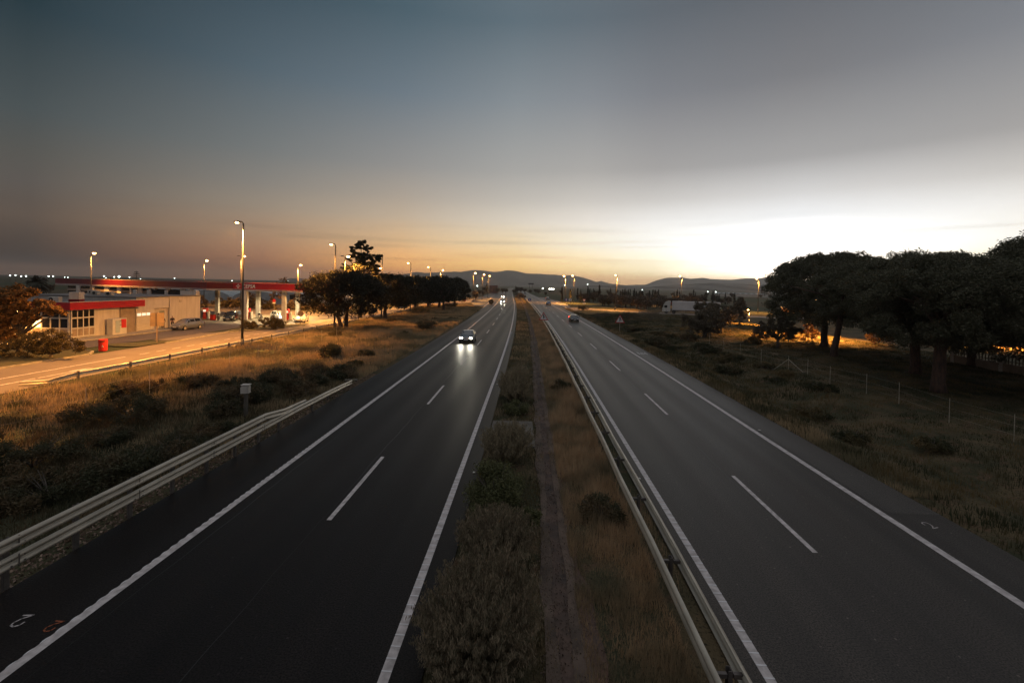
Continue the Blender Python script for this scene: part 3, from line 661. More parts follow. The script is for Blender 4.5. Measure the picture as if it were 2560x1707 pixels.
def limb_trunk(z0, zt, r, lean, nl, rx, zc, seed, fork=0, m='bark', parent=None, n=12):
    rng = random.Random(seed); b = MB(); k = 7; pts = []; rad = []
    for i in range(k):
        u = i/(k-1); pts.append((lean[0]*u+rng.uniform(-.06, .06)*(0 < u), lean[1]*u+rng.uniform(-.06, .06)*(0 < u), z0+(zt-z0)*u))
        rad.append(r*((1.28 if i == 0 else 1.0)-.32*u))
    b.tube(pts, rad, n)
    tx, ty, tz = pts[-1]
    for i in range(nl):
        a = 2*math.pi*i/nl+rng.uniform(-.3, .3); l = rx*rng.uniform(.45, .8); z1 = zc+rng.uniform(-.3, .8)
        m1 = (tx+math.cos(a)*l*.35, ty+math.sin(a)*l*.35, tz+(z1-tz)*.6)
        b.tube([(tx, ty, tz-.2-rng.random()*.5), m1, (tx+math.cos(a)*l, ty+math.sin(a)*l, z1)], [r*.5, r*.3, r*.1], 7)
    return b.build('trunk', M[m], parent, smooth=True)
def umbrella_pine(x, y, label, rx, ry, zlo, zhi, r, nc, per, leaf, seed, lean=(0, 0), group=None, m='pine', zt=None, off=(0, 0), cr=(.7, 1.25), twin=None):
    t = thing('umbrella_pine', label, 'pine tree', (x, y, float(gz(x, y))), 0, group); zt = zt or zlo+.9
    limb_trunk(-.15, zt, r, lean, 9, min(rx, ry), zlo+(zhi-zlo)*.55, seed, parent=t)
    if twin:
        b = MB(); b.tube([(twin[0], twin[1], -.2), (twin[0]+twin[2]*.4, twin[1], 1.6), (twin[0]+twin[2], twin[1], zt)], [r*1.1, r*.85, r*.7], 12); b.build('trunk', M['bark'], t, smooth=True)
    umbrella('crown', zt, rx, ry, zlo, zhi, nc, per, leaf, LM[m], t, seed, (lean[0]+off[0], lean[1]+off[1]), cr)
    return t
GP = 'umbrella pines left of the motorway'
umbrella_pine(-28.9, 68.8, 'leftmost umbrella pine with two thin leaning trunks, beside the fuel canopy', 6.3, 5.6, 2.9, 8.6, .3, 230, 190, .26, 11, (-.75, 0), GP, off=(1.3, 0), twin=(.55, .6, .15))
umbrella_pine(-28.9, 90.3, 'second umbrella pine from the left with a thick straight trunk', 6.6, 6, 3.3, 9.1, .42, 210, 150, .32, 12, (0, 0), GP, off=(.3, 0))
umbrella_pine(-29.2, 115.9, 'umbrella pine third from the left, behind the thick-trunked one', 5.4, 5.4, 3, 8.9, .42, 150, 120, .38, 13, group=GP)
umbrella_pine(-30.8, 137.9, 'farthest of the pines beside the service road, half hidden by the others', 5.5, 5.5, 3, 9.3, .45, 130, 110, .42, 14, group=GP)
umbrella_pine(-26.4, 132.7, 'broad umbrella pine between two thinner trunks near the right end of the row', 5.3, 5.3, 3, 9.4, .42, 130, 110, .42, 15, group=GP)
umbrella_pine(-22.9, 121.4, 'umbrella pine nearest to the dark carriageway in the left row', 4.4, 5, 3, 8.9, .42, 140, 110, .38, 16, group=GP, off=(-.8, 0))
umbrella_pine(-23.9, 145.4, 'last umbrella pine at the right end of the left row, with a rounded crown', 4.9, 5.2, 2.6, 9.2, .42, 150, 110, .4, 17, group=GP, off=(.2, 0))
GR = 'large umbrella pines on the right bank'
umbrella_pine(38.0, 59.4, 'large right pine farthest left, its straight trunk on a small grassy mound', 7.9, 7.5, 3.3, 11.9, .42, 430, 300, .21, 21, (-.1, 0), GR, 'pineR', zt=4.4, off=(1.6, 1), cr=(.65, 1.15))
umbrella_pine(33.5, 50.7, 'large right pine with a leaning trunk in front of the orange-lit grass', 6.0, 6.4, 4.5, 10.0, .34, 300, 300, .2, 22, (.6, 0), GR, 'pineR', zt=5.4, off=(2.9, .5), cr=(.6, 1.1))
umbrella_pine(35.0, 42.1, 'large right pine third from the left with a dark straight trunk', 6.6, 6.2, 3.8, 10.7, .42, 340, 330, .19, 23, (-.2, 0), GR, 'pineR', zt=4.9, off=(1.3, 0), cr=(.6, 1.05))
umbrella_pine(30.7, 34.8, 'nearest large right pine with the thickest trunk', 6.0, 5.4, 4.1, 9.9, .45, 330, 430, .17, 24, (.1, 0), GR, 'pineR', zt=5.2, off=(1.4, .2), cr=(.55, 1.0))
umbrella_pine(42.5, 34.0, 'large pine rising highest at the right edge of the picture', 10.4, 6.5, 3.3, 12.7, .5, 620, 330, .2, 25, (0, 0), GR, 'pineR', zt=4.5, off=(.6, 0), cr=(.6, 1.1))
umbrella_pine(46.5, 49.0, 'dark pine behind the nearest right trunks, its low crown above the boundary wall', 6.2, 6.0, 1.9, 10.6, .4, 230, 250, .24, 26, (0, 0), GR, 'pineR', zt=4.0, cr=(.7, 1.2))

def broad_tree(name, label, cat, x, y, spheres, trunk_h, r, per, leaf, m, seed, group=None, bark='barkg', ratio=.5, lean=(0, 0), shell=.55, limbs=6):
    """spheres: (dx, dy, z, radius) crown masses"""
    t = thing(name, label, cat, (x, y, float(gz(x, y))), 0, group); rng = np.random.default_rng(seed)
    S = np.array(spheres, float); cs = []; rs = []
    for dx, dy, z, rr in S:
        n = max(6, int(16*rr)); d = rdir(n, rng)*rr*rng.uniform(.45, .95, (n, 1)); d[:, 2] *= .85; cs.append(np.array([dx, dy, z])+d); rs.append(rng.uniform(.22, .42, n)*max(rr, .8)**.7)
    V, F = clumps(np.concatenate(cs), np.concatenate(rs), per, leaf, ratio, rng, .8, shell)
    V[:, 2] = np.maximum(V[:, 2], .02)
    b = MB(); b.tube([(0, 0, -.2), (lean[0]*.5, lean[1]*.5, trunk_h*.5), (lean[0], lean[1], trunk_h)], [r*1.3, r, r*.8], 9)
    for dx, dy, z, rr in spheres[:limbs]:
        b.tube([(lean[0], lean[1], trunk_h-.1), ((dx+lean[0])*.5, (dy+lean[1])*.5, trunk_h+(z-trunk_h)*.55), (dx, dy, z)], [r*.6, r*.4, r*.12], 6)
    b.build('trunk', M[bark], t, smooth=True)
    link('crown', npmesh('crown', V, F), t, LM[m]); return t
broad_tree('tall_tree', 'tall dark ragged-crowned tree lit orange from below, rising above the left pines', 'tree', -32.6, 86.5,
    [(0,0,14.6,1.35),(-1.5,0,13.8,.8),(1.3,.2,14.0,.9),(-2.2,0,12.0,.95),(-.6,0,12.4,1.2),(.8,0,12.3,1.15),(2.6,0,11.9,1.1),(3.5,0,12.3,.8),(-.1,0,10.8,1.5),(1.8,.3,10.5,1.3),(-2.0,.2,9.9,1.2),(3.0,0,10.0,1.1),(-3.3,0,10.3,.7),(.4,0,8.9,1.7),(2.9,0,8.6,1.3),(-1.9,0,8.4,1.4)], 6.5, .35, 110, .26, 'euca', 31, shell=.6, limbs=16)
# olive trees right
broad_tree('olive_tree', 'wide dark olive tree in front of the white lorry', 'olive tree', 27.2, 70.6,
    [(-2.6,.4,2.5,1.3),(-1.4,0,2.0,1.5),(0,0,2.6,1.8),(.4,.2,3.6,1.4),(1.8,0,2.6,1.5),(-.9,.8,3.4,1.3),(0,-.6,1.5,1.4),(1.7,-.2,1.5,1.0),(-1.8,-.2,1.1,1.0)], 1.2, .28, 120, .19, 'olive', 32)
broad_tree('olive_tree', 'olive tree behind the widest one, its trunk against the orange light', 'olive tree', 33.0, 78.5,
    [(-3.2,0,3.6,1.4),(-1.6,0,3.9,1.6),(0,0,3.6,1.7),(1.5,0,3.2,1.5),(.6,0,2.5,1.3),(-1.8,.8,4.7,1.2),(-3.6,1,4.6,1.2)], 1.7, .25, 110, .22, 'olive', 33)
broad_tree('olive_tree', 'olive tree with a forked trunk on the orange-lit grass', 'olive tree', 32.6, 60.2,
    [(-2.2,0,2.3,1.1),(-1.2,0,2.9,1.2),(0,0,3.1,1.3),(-.8,.2,2.0,1.0),(1.0,0,2.7,1.2),(1.5,0,2.0,.9),(2.3,.2,2.2,.8)], 1.1, .2, 120, .17, 'olive', 34)
broad_tree('scrub_tree', 'small dark tree behind the olives against the far fields', 'tree', 44.5, 97, [(0,0,4.2,1.4),(-1,0,3.2,1.4),(.8,0,2.8,1.4),(0,0,5.3,.9),(-.3,0,1.8,1.6)], 1.5, .2, 90, .26, 'olive', 35)
for i, (x, y, s, lab) in enumerate([(41.2, 68, 1.0, 'loose orange-brown shrub under the left edge of the right pines'), (37.5, 66.5, .75, 'smaller orange-brown shrub beside the forked olive tree'), (50.5, 67, 1.2, 'orange-brown bush glowing behind the leaning right pine'), (33.8, 67.5, .7, 'low reddish shrub between the two olive trees')]):
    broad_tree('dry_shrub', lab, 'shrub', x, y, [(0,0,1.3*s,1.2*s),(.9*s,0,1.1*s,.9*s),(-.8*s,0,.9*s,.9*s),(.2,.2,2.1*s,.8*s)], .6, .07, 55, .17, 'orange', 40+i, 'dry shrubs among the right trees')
# service-area trees and hedges
broad_tree('ornamental_tree', 'orange-lit leafy tree at the left edge in front of the low red-edged building', 'tree', -47.2, 40.2,
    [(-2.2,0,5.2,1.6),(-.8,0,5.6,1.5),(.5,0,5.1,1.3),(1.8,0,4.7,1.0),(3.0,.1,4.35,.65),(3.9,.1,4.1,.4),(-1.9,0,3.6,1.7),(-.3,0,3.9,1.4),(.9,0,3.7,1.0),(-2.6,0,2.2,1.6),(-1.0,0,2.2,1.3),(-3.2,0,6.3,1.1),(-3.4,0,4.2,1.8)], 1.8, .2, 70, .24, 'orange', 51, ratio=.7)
broad_tree('hedge_bush', 'large rounded dark bush beside the service road, in front of the glass corner', 'bush', -42.4, 38.6,
    [(-2.3,0,1.3,1.2),(-1.2,0,1.7,1.2),(0,0,1.8,1.2),(1.0,0,1.5,1.0),(1.9,.1,1.3,.75),(2.5,.1,1.15,.5),(-3.2,0,1.1,1.1),(.2,-.4,1.0,1.0),(-1.3,-.4,.9,1.0)], .5, .12, 120, .13, 'bushy', 52)
broad_tree('hedge_bush', 'low dark bush at the far left edge below the orange-lit tree', 'bush', -46.6, 36.8, [(-1.2,0,.9,1.0),(0,0,1.0,1.1),(1.3,0,.8,.9)], .3, .1, 110, .13, 'bushy', 53)
broad_tree('hedge_bush', 'left rounded bush on the grass island in front of the fuel pumps', 'bush', -41.0, 65.3, [(-.9,0,.7,.8),(.2,0,.8,.9),(0,.3,.6,.9)], .3, .1, 150, .13, 'bushy', 54)
broad_tree('hedge_bush', 'bigger right bush on the grass island in front of the fuel pumps', 'bush', -38.2, 66.4, [(-1.1,0,.95,1.0),(.2,0,1.3,1.15),(1.1,0,1.0,.9),(0,.3,.7,1.1)], .3, .1, 170, .13, 'bushy', 55)
for i, (x, y, h, rr) in enumerate([(-62,112,8.4,2.0),(-65.5,114,7.2,1.6),(-60.3,116,7.6,1.4)]):
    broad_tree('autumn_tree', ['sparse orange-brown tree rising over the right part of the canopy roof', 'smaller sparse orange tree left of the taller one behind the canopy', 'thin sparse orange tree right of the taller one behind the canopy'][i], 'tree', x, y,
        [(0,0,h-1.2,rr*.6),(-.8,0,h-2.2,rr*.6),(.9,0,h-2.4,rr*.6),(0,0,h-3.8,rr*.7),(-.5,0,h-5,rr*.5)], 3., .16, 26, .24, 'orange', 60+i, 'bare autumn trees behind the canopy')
for i, (x, y, s) in enumerate([(-84,112,1.25),(-79,113,1.0),(-75,111,1.15),(-71.5,113,1.6),(-68.8,112,1.3),(-64.5,110,.9),(-60,112,1.0),(-56,110,.85),(-53.5,112,1.0),(-51,109,.8),(-88,114,1.3),(-49,114,.9)]):
    broad_tree('boundary_bush', 'dark brown bush behind the fuel station, in front of the white plastic tunnels', 'bush', x, y, [(0,0,1.1*s,1.4*s),(1.3*s,0,.9*s,1.1*s),(-1.2*s,0,1.0*s,1.1*s),(.2,0,1.9*s,.9*s)], .5, .1, 40, .28, 'bushy' if i % 3 else 'far', 70+i, 'bushes behind the fuel station')

# young bushes and weeds in the left field / right bank / median
def weed_bush(name, label, x, y, r, h, n, leaf, m, seed, group=None, cat='shrub'):
    t = thing(name, label, cat, (x, y, float(gz(x, y))), 0, group); rng = np.random.default_rng(seed)
    k = 26; a = rng.uniform(0, 2*np.pi, k); rr = r*np.sqrt(rng.random(k))*.8; cz = h*rng.uniform(.25, .8, k)*(1-.45*(rr/r)**2)
    V, F = clumps(np.stack([rr*np.cos(a), rr*np.sin(a), cz], 1), np.full(k, min(r, h)*.38), n//k, leaf, .35, rng, .9, .3); V[:, 2] = np.maximum(V[:, 2], .01)
    link('foliage', npmesh('foliage', V, F), t, LM[m])
    b = MB(); rg = random.Random(seed)
    for i in range(9): aa = rg.uniform(0, 6.3); l = r*rg.uniform(.3, .8); b.tube([(0, 0, 0), (math.cos(aa)*l*.5, math.sin(aa)*l*.5, h*.45), (math.cos(aa)*l, math.sin(aa)*l, h*.8)], [.03, .02, .006], 5)
    b.build('stems', M['barkg'], t); return t
def spray_bush(name, label, x, y, rx, ry, h, stems, per, leaf, m, seed, group=None):
    """upright feathery bush: stems fan out of a low base, tiny leaves along every stem"""
    t = thing(name, label, 'bush', (x, y, float(gz(x, y))), 0, group); rng = np.random.default_rng(seed)
    a = rng.uniform(0, 2*np.pi, stems); q = np.sqrt(rng.random(stems)); bx = .3*q*rx*np.cos(a); by = .3*q*ry*np.sin(a)
    tx = rx*q*np.cos(a)*1.0; ty = ry*q*np.sin(a)*1.0; grp = np.floor(a/(2*np.pi)*7+q*2.3).astype(int); tz = h*(1.06-.36*q**2)*(.74+.3*rng.random(24)[grp])*rng.uniform(.7, 1.12, stems)
    u = rng.random((stems, per))**.75; bend = u**1.3
    P = np.stack([bx[:, None]+(tx-bx)[:, None]*bend, by[:, None]+(ty-by)[:, None]*bend, tz[:, None]*u], -1).reshape(-1, 3)
    P += rng.normal(0, .028, P.shape)*(.5+.6*P[:, 2:3]/h); P[:, 2] = np.maximum(P[:, 2], .02)
    V, F = leaves(P, leaf*1.15, .17, rng, up=1.7)
    link('foliage', npmesh('foliage', V, F), t, LM[m])
    # stems as thin ribbons
    sg = 4; SV = []; SF = []; o = 0
    for s in range(0, stems, 2):
        for i in range(sg+1):
            v = i/sg*.92; bb = v**1.3; p = (bx[s]+(tx[s]-bx[s])*bb, by[s]+(ty[s]-by[s])*bb, tz[s]*v); w = .007*(1-.7*v); SV += [(p[0]-w, p[1], p[2]), (p[0]+w, p[1]+w, p[2])]
        SF += [(o+2*i, o+2*i+1, o+2*i+3, o+2*i+2) for i in range(sg)]; o += 2*(sg+1)
    link('stems', npmesh('stems', np.array(SV), np.array(SF)), t, M['bark']); return t
spray_bush('feathery_bush', 'largest feathery grey-brown bush in the median foreground, overhanging the inner edge line', -.85, 8.9, 1.35, 1.9, 1.85, 760, 130, .08, 'tam', 81)
spray_bush('feathery_bush', 'feathery brown bush at the bottom edge of the picture in the median', -.7, 6.4, 1.3, 1.3, 1.35, 520, 110, .075, 'tam', 82)
spray_bush('feathery_bush', 'reddish-brown twiggy bush behind the largest median bush', -.7, 12.1, 1.2, 1.4, 1.35, 480, 100, .08, 'tam', 83)
weed_bush('green_shrub', 'leafy green shrub in the median beside the inner edge line', -.9, 14.9, 1.2, 1.6, 20000, .085, 'tamg', 84)
weed_bush('green_shrub', 'low dark green weeds in the median right of the leafy green shrub', .1, 13.6, .45, .8, 4200, .08, 'tamg', 85)
spray_bush('feathery_bush', 'round grey-green bush growing over the concrete slab in the median', -.8, 19.1, 1.2, 1.7, 1.6, 480, 100, .085, 'grey', 86)
spray_bush('feathery_bush', 'tall grey bush in the median beyond the concrete slab', -.8, 29.5, 1.15, 3.0, 2.0, 520, 90, .1, 'grey', 87)
spray_bush('feathery_bush', 'second grey bush in the median, right behind the tall one', -.7, 34.2, .9, 2.0, 1.5, 240, 70, .11, 'grey', 88)
weed_bush('green_shrub', 'small dark shrub at the foot of the tall grey median bush', -.6, 26.2, .9, .8, 7000, .09, 'tamg', 89)
weed_bush('median_bush', 'dark bush in the grassy median right beside the guardrail', 2.4, 31.5, .8, 1.1, 6000, .1, 'weed', 90)
weed_bush('median_bush', 'dark weeds at the near foot of the tall dry grass in the median', 2.5, 14.6, .8, .7, 6500, .08, 'weed', 91)
weed_bush('round_tree', 'dark rounded tree in the median where the road starts to bend', -4.3, 255, 3.0, 3.1, 2500, .35, 'far', 92, cat='tree')
weed_bush('round_tree', 'second dark tree in the median, behind the rounded one', -6.5, 290, 3.5, 3.6, 2500, .35, 'far', 93, cat='tree')
for i, (x, y, r, h, m) in enumerate([(-16.3, 71.9, 1.9, 2.0, 'weed'), (-19.4, 44, 1.3, 1.5, 'weed'), (-17.8, 31.5, 1.8, 1.2, 'weed'), (-14.8, 35.5, 1.2, 1.0, 'weed'), (-26.2, 109, 3.0, 2.4, 'bushy'), (-24.2, 143, 3.0, 1.8, 'weed'), (-17.5, 27, 1.9, 1.4, 'weed'), (-20.8, 23, 2.2, 1.3, 'weed'), (-15.2, 21, 1.6, .9, 'weed'), (-20, 17.5, 2.2, 1.1, 'weed'), (-16.5, 15, 1.9, 1.0, 'weed'), (-27.5, 20.5, 1.8, .9, 'weed'), (-22.5, 30, 1.5, 1.0, 'weed')]):
    weed_bush('field_shrub', ['dark shrub alone in the dry grass near the dark carriageway', 'tall dark shrub in the middle of the dry grass field', 'wide dark shrub right behind the white cabinet', 'dark shrub between the white cabinet and the end of the guardrail', 'brown bush beside the thick-trunked left pine', 'low bush at the foot of the last left pine', 'dark shrub left of the white cabinet', 'spreading dark weeds in the ditch left of the cabinet', 'dark weeds in the ditch close to the guardrail bend', 'black-green weeds in the middle of the left ditch', 'black-green weeds beside the near guardrail posts', 'dark weeds at the far left below the wire fence', 'dark weeds under the wire fence posts'][i],
        x, y, r, h, 5200 if y > 40 else 9000, .16 if y > 40 else .11, m, 100+i, 'shrubs in the left field')
for i, (x, y, r, h, m) in enumerate([(17.1, 60, 1.9, 1.6, 'weed'), (18.8, 67, 1.4, 1.0, 'weed'), (23.4, 67, 1.7, 1.3, 'weed'), (18.9, 83, 1.5, 1.0, 'weed'), (17.0, 142.4, 1.9, 1.8, 'bushy'), (23.5, 107, 3.0, 1.9, 'weed'), (28.3, 106, 3.6, 3.3, 'olive'), (21.5, 54, 1.5, .9, 'weed'), (19, 44, 1.6, .8, 'weed'), (31.5, 64.5, 1.2, 1.0, 'bushy'), (19.5, 118, 2.2, 1.2, 'olive')]):
    weed_bush('bank_shrub', ['big dark shrub right of the warning sign', 'small dark shrub just behind the big one on the right verge', 'shrub between the big dark one and the wide olive tree', 'dark shrub on the grass behind the right warning sign', 'bush at the foot of the give-way sign', 'low scrub on the near side of the side road', 'tall brown scrub in front of the lorry cab', 'dark shrub close to the line of right fence posts', 'low dark weeds on the right ditch slope', 'bush under the forked olive tree', 'grey shrub beside the side road junction'][i],
        x, y, r, h, 6000, .15, m, 130+i, 'shrubs on the right bank')

rw = random.Random(5)
for i in range(26):
    y = rw.uniform(11, 36); x = rw.uniform(-26, -14) if y < 30 else rw.uniform(-21, -13.6)
    weed_bush('ditch_bush', 'dark green scrub bush among others in the ditch behind the near guardrail', x, y, rw.uniform(.9, 1.7), rw.uniform(.7, 1.35), 5200, .11, 'weed', 160+i, 'scrub bushes in the left ditch')
for i in range(9):
    y = rw.uniform(36, 95); x = rw.uniform(-28, -14)
    weed_bush('dry_scrub', 'low brown-green scrub clump in the tall dry grass', x, y, rw.uniform(.8, 1.5), rw.uniform(.4, .8), 2600, .16, 'bushy', 190+i, 'scrub clumps in the dry grass')
for i in range(20):
    y = rw.uniform(22, 100); x = rw.uniform(15.8, 23.5)
    weed_bush('slope_scrub', 'low green scrub clump on the slope right of the grey carriageway', x, y, rw.uniform(.7, 1.4), rw.uniform(.4, .8), 2600, .13, 'green', 210+i, 'scrub clumps on the right slope')
# far trees: one of each kind, then copies
def small_crown(kind, seed):
    rng = np.random.default_rng(seed)
    if kind == 'cypress':
        k = 60; z = rng.random(k)*7+.4; w = .75*np.sqrt(np.clip(1-(z/7.8), .02, 1))*np.clip(z/1.2, .4, 1); a = rng.uniform(0, 6.3, k)
        C = np.stack([w*.5*np.cos(a), w*.5*np.sin(a), z], 1); R = w*.7+.1; V, F = clumps(C, R, 16, .5, .4, rng, 1.5, .4)
    elif kind == 'orchard':
        k = 34; d = rdir(k, rng)*1.25*rng.uniform(.4, 1, (k, 1)); C = d*np.array([1, 1, .8])+np.array([0, 0, 1.7]); V, F = clumps(C, np.full(k, .6), 22, .42, .5, rng, .9, .4); V[:, 2] = np.maximum(V[:, 2], 0.02)
    else:
        k = 60; d = rdir(k, rng)*rng.uniform(.5, 1, (k, 1)); C = d*np.array([2.4, 2.4, 1.9])+np.array([0, 0, 4.2]); C[:, 2] += .7*np.sin(C[:, 0]*2+seed); V, F = clumps(C, rng.uniform(.5, 1.1, k), 26, .55, .5, rng, .85, .4); V[:, 2] = np.maximum(V[:, 2], .6)
    return npmesh('crown', V, F)
PROTO = {}
def far_tree(kind, x, y, s, label, group):
    nm = {'cypress': 'cypress_tree', 'orchard': 'orchard_tree', 'broad': 'broadleaf_tree'}[kind]
    v = random.randrange(3); key = (kind, v)
    if key not in PROTO:
        t = thing(nm, label, 'tree', (x, y, -.05), random.uniform(0, 6.28), group)
        b = MB().tube([(0, 0, 0), (.05, 0, 1.2), (0, 0, {'cypress': 5, 'orchard': 1.6, 'broad': 3.6}[kind])], [.18, .14, .07], 6)
        b.build('trunk', M['barkg'], t); link('crown', small_crown(kind, 300+v+10*len(kind)), t, LM['farc' if kind == 'cypress' else 'far']); freeze(t); PROTO[key] = t; t.scale = (s, s, s)
        return t
    return dup(PROTO[key], (x, y, -.05), random.uniform(0, 6.28), label, group, s)
R_ = random.Random(99)
LC, LO, LB = 'slim dark cypress in the wood right of the motorway', 'brown rounded orchard tree right of the motorway', 'broad dark tree on the plain behind the fuel station'
for i in range(46):   # cypress rows
    y = R_.uniform(205, 290); x = R_.choice([R_.uniform(16, 44), R_.uniform(44, 66), R_.uniform(76, 100)]); far_tree('cypress', x, y, R_.uniform(.7, .98), LC, 'cypresses right of the motorway')
far_tree('cypress', 34.3, 222, 1.12, 'tallest cypress in the wood right of the motorway', 'cypresses right of the motorway')
for i in range(95):
    y = R_.uniform(158, 262); lo = 24 if y > 175 else 34
    x = R_.uniform(lo, lo+18+(y-150)*.75); far_tree('orchard', x, y, R_.uniform(.9, 1.7), LO, 'orchard trees right of the motorway')
for i in range(26):
    y = R_.uniform(300, 520); far_tree('broad', R_.uniform(.03, .62)*y, y, R_.uniform(.55, .8), 'rounded tree in the far fields below the right hills', 'trees in the far right fields')
for x, y, s in ((-37.6, 390, 1.0),(-26,370,.8),(-22,380,.75),(-19,372,.7),(-12,365,.62),(-10.5,400,.95),(-7,405,.9),(-4,410,.75),(1,400,.6),(6,390,.75),(8.5,395,.65),(12,330,.5),(-33,300,.6),(-29.5,290,.5),(-40,300,.75),(-44,310,.8),(-48,280,.7),(-27,232,.55),(-25,212,.5),(-30,250,.6)):
    far_tree('broad', x, y, s, 'dark tree beside the bend of the road under the mountain', 'trees around the far road bend')
far_tree('cypress', -37.6, 402, 1.15, 'single cypress left of the terracotta building', None); far_tree('cypress', -11.8, 402, .9, 'single cypress at the road bend', None)
for i in range(34):
    y = R_.uniform(150, 420); a = math.radians(-R_.uniform(27, 52)); far_tree('broad', math.tan(a)*y, y, R_.uniform(.55, .95)*(1 if y > 200 else .8), LB, 'trees on the left plain')
for i in range(22):
    y = R_.uniform(190, 330); a = math.radians(-R_.uniform(13, 27)); far_tree('broad', math.tan(a)*y, y, R_.uniform(.5, .75), 'broad dark tree on the plain beyond the left pines', 'trees on the left plain')
# palm and norfolk pine
t = thing('palm_tree', 'dark fan-shaped palm standing behind the low building at the far left', 'palm tree', (-127, 112, 0)); b = MB().tube([(0, 0, 0), (.1, 0, 3), (0, 0, 5.4)], [.45, .35, .4], 9); b.build('trunk', M['barkg'], t)
rng = np.random.default_rng(5); PV = []; PF = []; o = 0
for i in range(80):
    a = rng.uniform(0, 6.28); el = rng.uniform(-.75, 1.45); l = rng.uniform(2.4, 3.4); prev_ = None
    for k in range(7):
        u = k/6; d = np.array([math.cos(a)*math.cos(el), math.sin(a)*math.cos(el), math.sin(el)])*l*u; d[2] -= 1.5*u*u; w = .42*math.sin(min(1, u+.12)*2.9)+.03; s_ = np.array([-math.sin(a), math.cos(a), 0])*w
        PV += [d+s_+[0, 0, 5.6-.25*w], d-s_+[0, 0, 5.6-.25*w]]
        if k: PF.append((o+2*k-2, o+2*k-1, o+2*k+1, o+2*k))
    o += 14
link('fronds', npmesh('fronds', np.array(PV), np.array(PF)), t, LM['farc'])
t = thing('norfolk_pine', 'small tiered conifer silhouette on the skyline above the left part of the canopy', 'tree', (-223.8, 250, 0)); MB().tube([(0, 0, 0), (0, 0, 11)], [.3, .06], 6).build('trunk', M['barkg'], t)
cs = []
for k, z in enumerate((4.6, 5.8, 7.0, 8.1, 9.1, 10)):
    for a in np.linspace(0, 6.28, 12)[:-1]:
        for q in (.4, .75, 1): cs.append((math.cos(a)*q*(2.6-.36*k), math.sin(a)*q*(2.6-.36*k), z+.15*q))
V, F = clumps(np.array(cs), np.full(len(cs), .32), 10, .4, .4, rng, .6, .3); link('crown', npmesh('crown', V, F), t, LM['farc'])

# ------------------------------------------------------------------ grass (nobody could count it)
def scatter(name, label, m, n, xr, yr, hfun, w, seed, keep=None, lean=.35, py=1.6, cat='grass'):
    rng = np.random.default_rng(seed); u = rng.random(n)
    y = yr[0]+(yr[1]-yr[0])*u**py; xl = rng.uniform(xr[0], xr[1], n); c = np.interp(y, _CY, _CX)
    x = xl+c; h, pr = hfun(x, y, xl, rng); k = rng.random(n) < pr
    if keep is not None: k &= keep(x, y)
    x, y, h = x[k], y[k], h[k]; P = np.stack([x, y, gz(x, y)-.03], 1); ww = w*(1+y/28)
    V, F = blades(P, h, ww, lean, rng); return tag(link(name, npmesh(name, V, F), m=LM[m]), label, cat, kind='stuff')
def hleft(x, y, xl, rng):
    tuft = vnoise(x, y, 1.1, 11); big = vnoise(x, y, 6., 12); dark = np.clip((30-y)/14, 0, 1)*np.clip((xl+27)/5, 0, 1)
    h = (.22+.62*tuft*big+.12*rng.random(len(x)))*(1-.35*dark); return h, np.clip(.25+1.2*(tuft-.25), .1, 1)*(1-.75*dark)
scatter('dry_grass', 'tall golden dry grass covering the field left of the motorway', 'dry', 330000, (-31.6, -12.7), (16, 150), hleft, .02, 1, py=1.5)
def hdark(x, y, xl, rng):
    t_ = vnoise(x, y, .9, 13); return .12+.4*t_*rng.random(len(x)), np.clip(.2+1.1*(t_-.2), 0, 1)
scatter('ditch_weeds', 'dark green weeds filling the ditch behind the near guardrail', 'weed', 150000, (-31, -12.9), (8, 34), hdark, .022, 2, py=1.0, lean=.9)
def hrt(x, y, xl, rng):
    t_ = vnoise(x, y, .8, 14); b_ = vnoise(x, y, 4., 15); edge = np.exp(-((xl-14.9)/.9)**2)*np.clip((y-14)/20, .25, 1); return .08+.16*t_+.4*edge*(.4+.6*t_)+.3*t_*b_*(xl < 23), np.clip(.15+t_*1.1, 0, 1)
scatter('bank_grass', 'green and straw-coloured grass on the bank right of the motorway', 'green', 300000, (14.05, 52), (10, 128), hrt, .02, 3, py=1.35)
scatter('verge_grass', 'golden grass fringe along the right edge of the grey carriageway', 'dry', 42000, (14.02, 15.6), (17, 150), lambda x, y, xl, rng: (.2+.4*vnoise(x, y, .7, 4)*rng.random(len(x)), np.clip(vnoise(x, y, 1.5, 5)*1.3, 0, 1)), .016, 4, py=1.3)
def hmed(x, y, xl, rng):
    t_ = vnoise(x, y, .6, 16); return (.3+.75*t_)*(.45+.55*rng.random(len(x)))*np.clip((y-8)/8, .45, 1), np.clip(.25+t_, 0, 1)
scatter('median_grass', 'tall reddish dry grass in the median beside the guardrail', 'dryr', 130000, (1.28, 3.4), (5, 120), hmed, .011, 5, py=2.0, lean=.45)
scatter('median_weeds', 'short brown and green weeds on the left side of the median channel', 'green', 100000, (-1.8, .62), (6, 260), lambda x, y, xl, rng: (.06+.3*vnoise(x, y, .7, 17)*rng.random(len(x)), np.clip(.1+vnoise(x, y, 1.2, 18), 0, 1)), .014, 6, keep=lambda x, y: ~((x > -1.78) & (x < .4) & (y > 20.6) & (y < 24.6)), py=1.8)
scatter('median_far_grass', 'golden grass in the far part of the median', 'dry', 40000, (-1.7, 3.2), (45, 300), lambda x, y, xl, rng: (.2+.4*vnoise(x, y, 2, 19)*rng.random(len(x)), np.where((xl > .3) & (xl < 1.6), .05, .8)), .02, 7, py=1.2)
